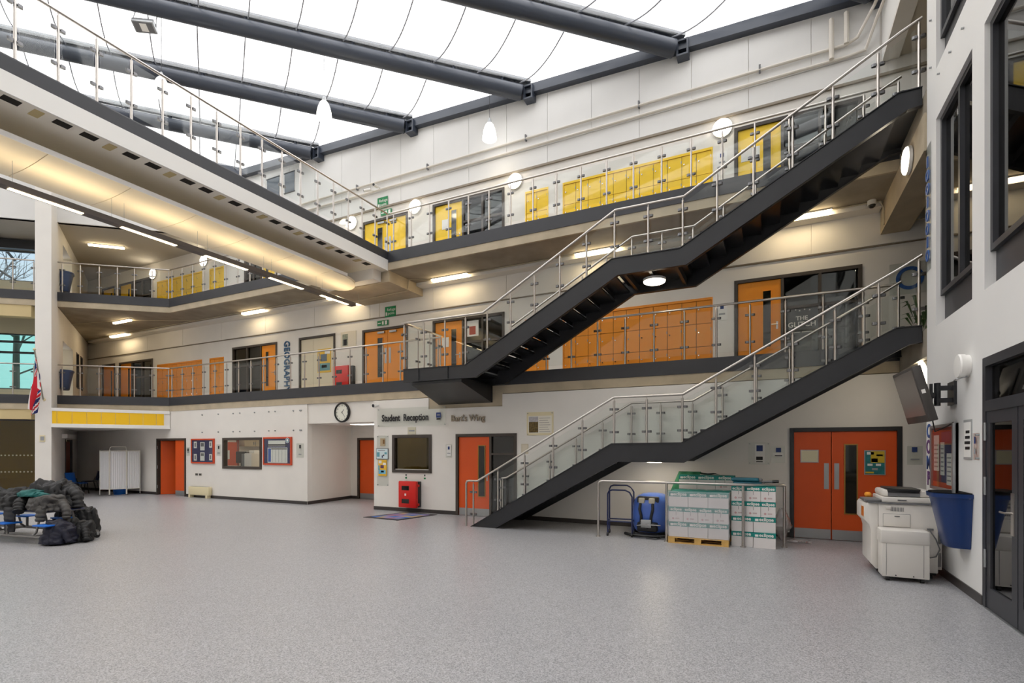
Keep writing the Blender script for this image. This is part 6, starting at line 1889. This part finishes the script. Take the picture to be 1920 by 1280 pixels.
gF = Geo().grid(flagp, NU, NV)
for k, f in enumerate(gF.f):
    i, j = k // NV, k % NV
    a = (j + 0.5) / NV * 2 - 1            # along the fly
    b = (i + 0.5) / NU * 2 - 1            # along the hoist
    mi = 2
    d1 = abs(abs(a) - abs(b))
    if d1 < 0.24: mi = 1
    if d1 < 0.10: mi = 0
    if abs(a) < 0.17 or abs(b) < 0.30: mi = 1
    if abs(a) < 0.10 or abs(b) < 0.18: mi = 0
    gF.m[k] = mi
mk('flag_cloth', gF, [jr, jw, jb], fg, angle=80)
r = empty('pillar_plate', (-22.35, 8.6, 2.1), 'small cream intercom plate on the front of the white pillar', 'plate')
pf = Vector((-22.1, 8.87, 0)); pd = Vector((-0.5068, -0.8621, 0)); pn_ = Vector((0.8621, -0.5068, 0))
def pfbox(u0, u1, o0, o1, z0, z1):
    ps = [pf + pd * u0 + pn_ * o0, pf + pd * u1 + pn_ * o0, pf + pd * u1 + pn_ * o1, pf + pd * u0 + pn_ * o1]
    return Geo().prism([(p.x, p.y) for p in ps], 'z', z0, z1)
mk('backing', pfbox(0.16, 0.30, 0.001, 0.02, 2.0, 2.22), cream, r, smooth=False)
mk('print', pfbox(0.18, 0.28, 0.02, 0.023, 2.04, 2.18), paperb, r, smooth=False)

# ================================================================== TABLE WITH COATS
te = Vector((-0.985, -0.17, 0)); tn = Vector((0.17, -0.985, 0))       # along the table, towards the camera side
T0 = Vector((-11.95, 5.08, 0))
TM = Matrix(((te.x, tn.x, 0, T0.x), (te.y, tn.y, 0, T0.y), (0, 0, 1, 0), (0, 0, 0, 1)))
tb = empty('cafeteria_table', T0 + te * 1.5, 'low mobile dining table with attached blue stools, heaped with coats', 'table')
mk('table_top', Geo().box(0.1, 3.0, -0.33, 0.33, 0.565, 0.60).xf(TM), mat('navy laminate', (32, 44, 96), 0.4), tb, bevel=0.008)
mk('edge_trim', Geo().box(0.09, 3.01, -0.34, 0.34, 0.57, 0.585).xf(TM), greyp, tb, smooth=False)
sm_ = mat('grey steel tube', (128, 126, 124), 0.4, 0.6)
for s in (-1, 1):
    mk('side_rail', Geo().tube([(-0.12, 0.42 * s, 0.13), (2.9, 0.42 * s, 0.13)], 0.03, 8).xf(TM), sm_, tb)
    for u in (0.35, 1.15, 1.95, 2.75):
        mk('leg', Geo().tube([(u, 0.26 * s, 0.56), (u, 0.34 * s, 0.2), (u, 0.42 * s, 0.13)], 0.02, 8).xf(TM), sm_, tb)
    for u in (-0.1, 1.35, 2.8):
        cs = mk('caster', Geo().cyl((u - 0.02, 0.42 * s, 0.05), (u + 0.02, 0.42 * s, 0.05), 0.05, 14).xf(TM), blackp, tb)
        mk('caster_fork', Geo().box(u - 0.035, u + 0.035, 0.42 * s - 0.02, 0.42 * s + 0.02, 0.06, 0.12).xf(TM), gal, cs, smooth=False)
    for u in (-0.08, 1.0, 2.0):
        uu = u + (0.9 if s < 0 else 0)
        st = mk('stool_seat', Geo().box(uu - 0.17, uu + 0.17, 0.42 * s - 0.15, 0.42 * s + 0.15, 0.35, 0.38).xf(TM), seatb, tb, bevel=0.014)
        mk('stool_post', Geo().tube([(uu, 0.42 * s, 0.13), (uu, 0.42 * s, 0.35)], 0.024, 8).xf(TM), sm_, st)
for u in (0.35, 1.95):
    mk('cross_bar', Geo().tube([(u, -0.42, 0.13), (u, 0.42, 0.13)], 0.018, 8).xf(TM), sm_, tb)

def coat_m(n, c_): return mat(n, c_, 0.62, var=0.25, scale=7, bump=0.25, bscale=30)
ck1, ck2, ck3 = coat_m('black quilted nylon', (24, 24, 26)), coat_m('charcoal quilted nylon', (42, 42, 45)), coat_m('warm grey nylon', (72, 70, 69))
ck4, ck5, ck6 = coat_m('navy wool', (24, 26, 46)), coat_m('teal nylon', (16, 96, 94)), coat_m('black cloth', (18, 18, 21))
def puff(label, c, size, rz_, m, seed, quilt=6, name='puffer_coat', sleeves=(), cat='coat', base=None, droop=0.0):
    """a heaped quilted coat: a lumpy body that is flat underneath, with sleeves"""
    root = empty(name, c, label, cat, 'coats and bags heaped on the table')
    R = Matrix.Rotation(rz_, 3, 'Z')
    a, b, h = size
    def f(u, v):
        th = 2 * PI * u
        ph = PI * 0.5 * v
        ct, stn = math.cos(th), math.sin(th)
        rr = math.cos(ph) ** 0.55 if v < 1 else 0.0
        p = Vector((a * abs(ct) ** 0.8 * (1 if ct > 0 else -1) * rr, b * abs(stn) ** 0.8 * (1 if stn > 0 else -1) * rr, h * math.sin(ph) ** 0.8))
        k = 1 + 0.24 * noise.noise(Vector((p.x * 4 + seed, p.y * 4, p.z * 4))) + 0.12 * noise.noise(Vector((p.x * 11, p.y * 11 + seed, p.z * 9)))
        q = 0.05 * abs(math.sin(quilt * PI * (p.x / a + 1 + 0.25 * noise.noise(Vector((p.y * 5, p.z * 5, seed)))) * 0.5)) ** 0.55
        wr_ = 0.030 * noise.noise(Vector((p.x * 22 + seed, p.y * 9, p.z * 22)))
        p = Vector((p.x * k, p.y * k, p.z * k))
        nrm = Vector((p.x, p.y, max(0.05, p.z))).normalized()
        p = p + nrm * (q + wr_)
        edge = max(0.0, math.hypot(p.x / a, p.y / b) - 0.75)
        p.z -= droop * edge
        p = R @ p
        return (c[0] + p.x, c[1] + p.y, c[2] + max(p.z, -0.3 if droop else 0.0))
    mk('body', Geo().grid(f, 110, 34), m, root, angle=70)
    for pts, r0, r1 in sleeves:
        P_ = [Vector(p) for p in pts]
        out = []; rad = []
        N = 26
        for k in range(N + 1):
            t = k / N * (len(P_) - 1)
            i = min(int(t), len(P_) - 2); f_ = t - i
            pp = P_[max(i - 1, 0)]; p1 = P_[i]; p2 = P_[i + 1]; p3 = P_[min(i + 2, len(P_) - 1)]
            q = 0.5 * ((2 * p1) + (-pp + p2) * f_ + (2 * pp - 5 * p1 + 4 * p2 - p3) * f_ ** 2 + (-pp + 3 * p1 - 3 * p2 + p3) * f_ ** 3)
            out.append(q)
            r_ = r0 + (r1 - r0) * k / N
            rad.append(r_ * (0.78 + 0.3 * abs(math.sin(k * 0.75 + seed)) ** 0.6))
        mk('sleeve', Geo().tube(out, rad, 14), m, root, angle=70)
    return root
def tp(u, n_, z):
    q = TM @ Vector((u, n_, z))
    return (q.x, q.y, q.z)
ra = math.atan2(te.y, te.x)
puff('big black puffer jacket heaped at the left end of the pile', tp(1.4, 0.04, 0.60), (0.5, 0.33, 0.33), ra, ck1, 1.3, 7, sleeves=[((tp(0.95, 0.2, 0.75), tp(0.8, 0.34, 0.72), tp(0.7, 0.42, 0.58)), 0.10, 0.08), ((tp(1.6, 0.2, 0.8), tp(1.75, 0.3, 0.72), tp(1.8, 0.38, 0.66)), 0.1, 0.08)])
puff('dark puffer jacket behind it, at the left edge of the photo', tp(2.3, -0.05, 0.60), (0.5, 0.32, 0.3), ra, ck6, 4.1, 6)
puff('grey quilted coat lying across the top of the pile', tp(0.72, -0.16, 0.62), (0.5, 0.24, 0.46), ra + 0.2, ck2, 7.7, 8, sleeves=[((tp(0.4, -0.2, 0.96), tp(0.16, -0.22, 0.86), tp(0.08, -0.2, 0.62)), 0.11, 0.085)])
puff('teal jacket squeezed between the dark coats', tp(0.75, 0.14, 0.84), (0.3, 0.12, 0.09), ra + 0.1, ck5, 2.2, 4)
puff('warm grey coat hanging over the front of the table', tp(0.35, 0.16, 0.60), (0.36, 0.22, 0.24), ra - 0.2, ck3, 9.4, 6, sleeves=[((tp(0.3, 0.28, 0.74), tp(0.15, 0.38, 0.62), tp(0.12, 0.42, 0.42)), 0.085, 0.07), ((tp(0.08, 0.1, 0.75), tp(-0.12, 0.14, 0.62), tp(-0.16, 0.16, 0.45)), 0.08, 0.06)])
# coat flap hanging straight down over the edge
hg = empty('hanging_coat', tp(0.98, 0.36, 0.25), 'charcoal quilted coat hanging straight down over the table edge', 'coat', 'coats and bags heaped on the table')
def hang(u, v):
    w_ = 0.16 - 0.03 * v
    q = 0.018 * abs(math.sin(v * 5 * PI)) + 0.01 * noise.noise(Vector((u * 5, v * 6, 3)))
    th = 2 * PI * u
    return tp(1.0 + w_ * math.cos(th), 0.385 + (0.035 + q) * math.sin(th), 0.66 - 0.47 * v)
mk('body', Geo().grid(hang, 28, 24), ck2, hg, angle=70)
# bags and coats on the stools
puff('navy coat and bag slumped over the front blue stool', tp(-0.16, 0.27, 0.02), (0.22, 0.19, 0.38), ra, ck4, 5.2, 3, name='school_bag', sleeves=[((tp(-0.16, 0.36, 0.34), tp(-0.32, 0.34, 0.28), tp(-0.42, 0.28, 0.05)), 0.08, 0.05)], cat='bag')
puff('black coat dropped to the floor beside the navy bag', tp(-0.16, -0.06, 0.01), (0.22, 0.17, 0.36), ra + 0.5, ck6, 6.6, 4, sleeves=[((tp(-0.26, -0.06, 0.3), tp(-0.42, 0.0, 0.16), tp(-0.5, 0.04, 0.04)), 0.08, 0.05)])
puff('heap of black coats over the rear blue stool', tp(0.92, -0.64, 0.01), (0.33, 0.26, 0.56), ra + 0.3, ck6, 8.8, 5, sleeves=[((tp(0.75, -0.6, 0.5), tp(0.56, -0.62, 0.36), tp(0.5, -0.66, 0.1)), 0.10, 0.07)])
puff('dark grey coat at the right edge of the coat heap', tp(0.62, -0.70, 0.01), (0.2, 0.19, 0.46), ra + 0.9, ck1, 3.9, 4)

# bare trees outside the far window
barkm = mat('bare bark', (96, 92, 88), 0.9)
def tree(label, x, y, h, seed):
    random.seed(seed)
    root = empty('bare_tree', (x, y, 0), label, 'tree', 'bare trees outside')
    mk('trunk', Geo().tube([(x, y, 0), (x + 0.1, y, h * 0.4), (x - 0.05, y + 0.1, h * 0.75)], [0.2, 0.15, 0.08], 8), barkm, root)
    g = Geo()
    def br_(p, d, L_, r_, dep):
        q = p + d * L_
        g.tube([p, p.lerp(q, 0.5) + Vector((random.uniform(-.05, .05), random.uniform(-.05, .05), 0)) * L_, q], [r_, r_ * 0.8, r_ * 0.6], 4)
        if dep == 0: return
        for _ in range(3):
            nd = (d + Vector((random.uniform(-.8, .8), random.uniform(-.8, .8), random.uniform(-.3, .6)))).normalized()
            br_(p.lerp(q, random.uniform(0.5, 1)), nd, L_ * random.uniform(0.55, 0.8), r_ * 0.6, dep - 1)
    for k in range(7):
        a = random.uniform(0, 2 * PI)
        br_(Vector((x, y, h * (0.4 + 0.07 * k))), Vector((math.cos(a), math.sin(a), 0.6)).normalized(), h * 0.22, 0.06, 3)
    o = mk('branches', g, barkm, root)
    o['kind'] = 'stuff'
tree('bare tree seen through the high window at the far left, nearer one', -33.5, 12.0, 13.5, 3)
tree('bare tree seen through the high window at the far left, farther one', -37.5, 9.5, 14.5, 9)

# two small dark windows high on the back wall, behind the bridge glass
for k, (x0, x1) in enumerate(((-17.0, -16.35), (-16.05, -15.55))):
    r = empty('window_%d' % (10 + k), ((x0 + x1) / 2, YU, 11.2), kind='structure')
    bx('pane', x0, x1, YU - 0.02, YU - 0.006, 11.2, 11.9, mat('slate blue glass', (64, 78, 92), 0.12), r)
    bx('rail', x0 - 0.03, x1 + 0.03, YU - 0.03, YU - 0.006, 11.9, 11.93, anth, r)
    bx('rail', x0 - 0.03, x1 + 0.03, YU - 0.03, YU - 0.006, 11.17, 11.2, anth, r)
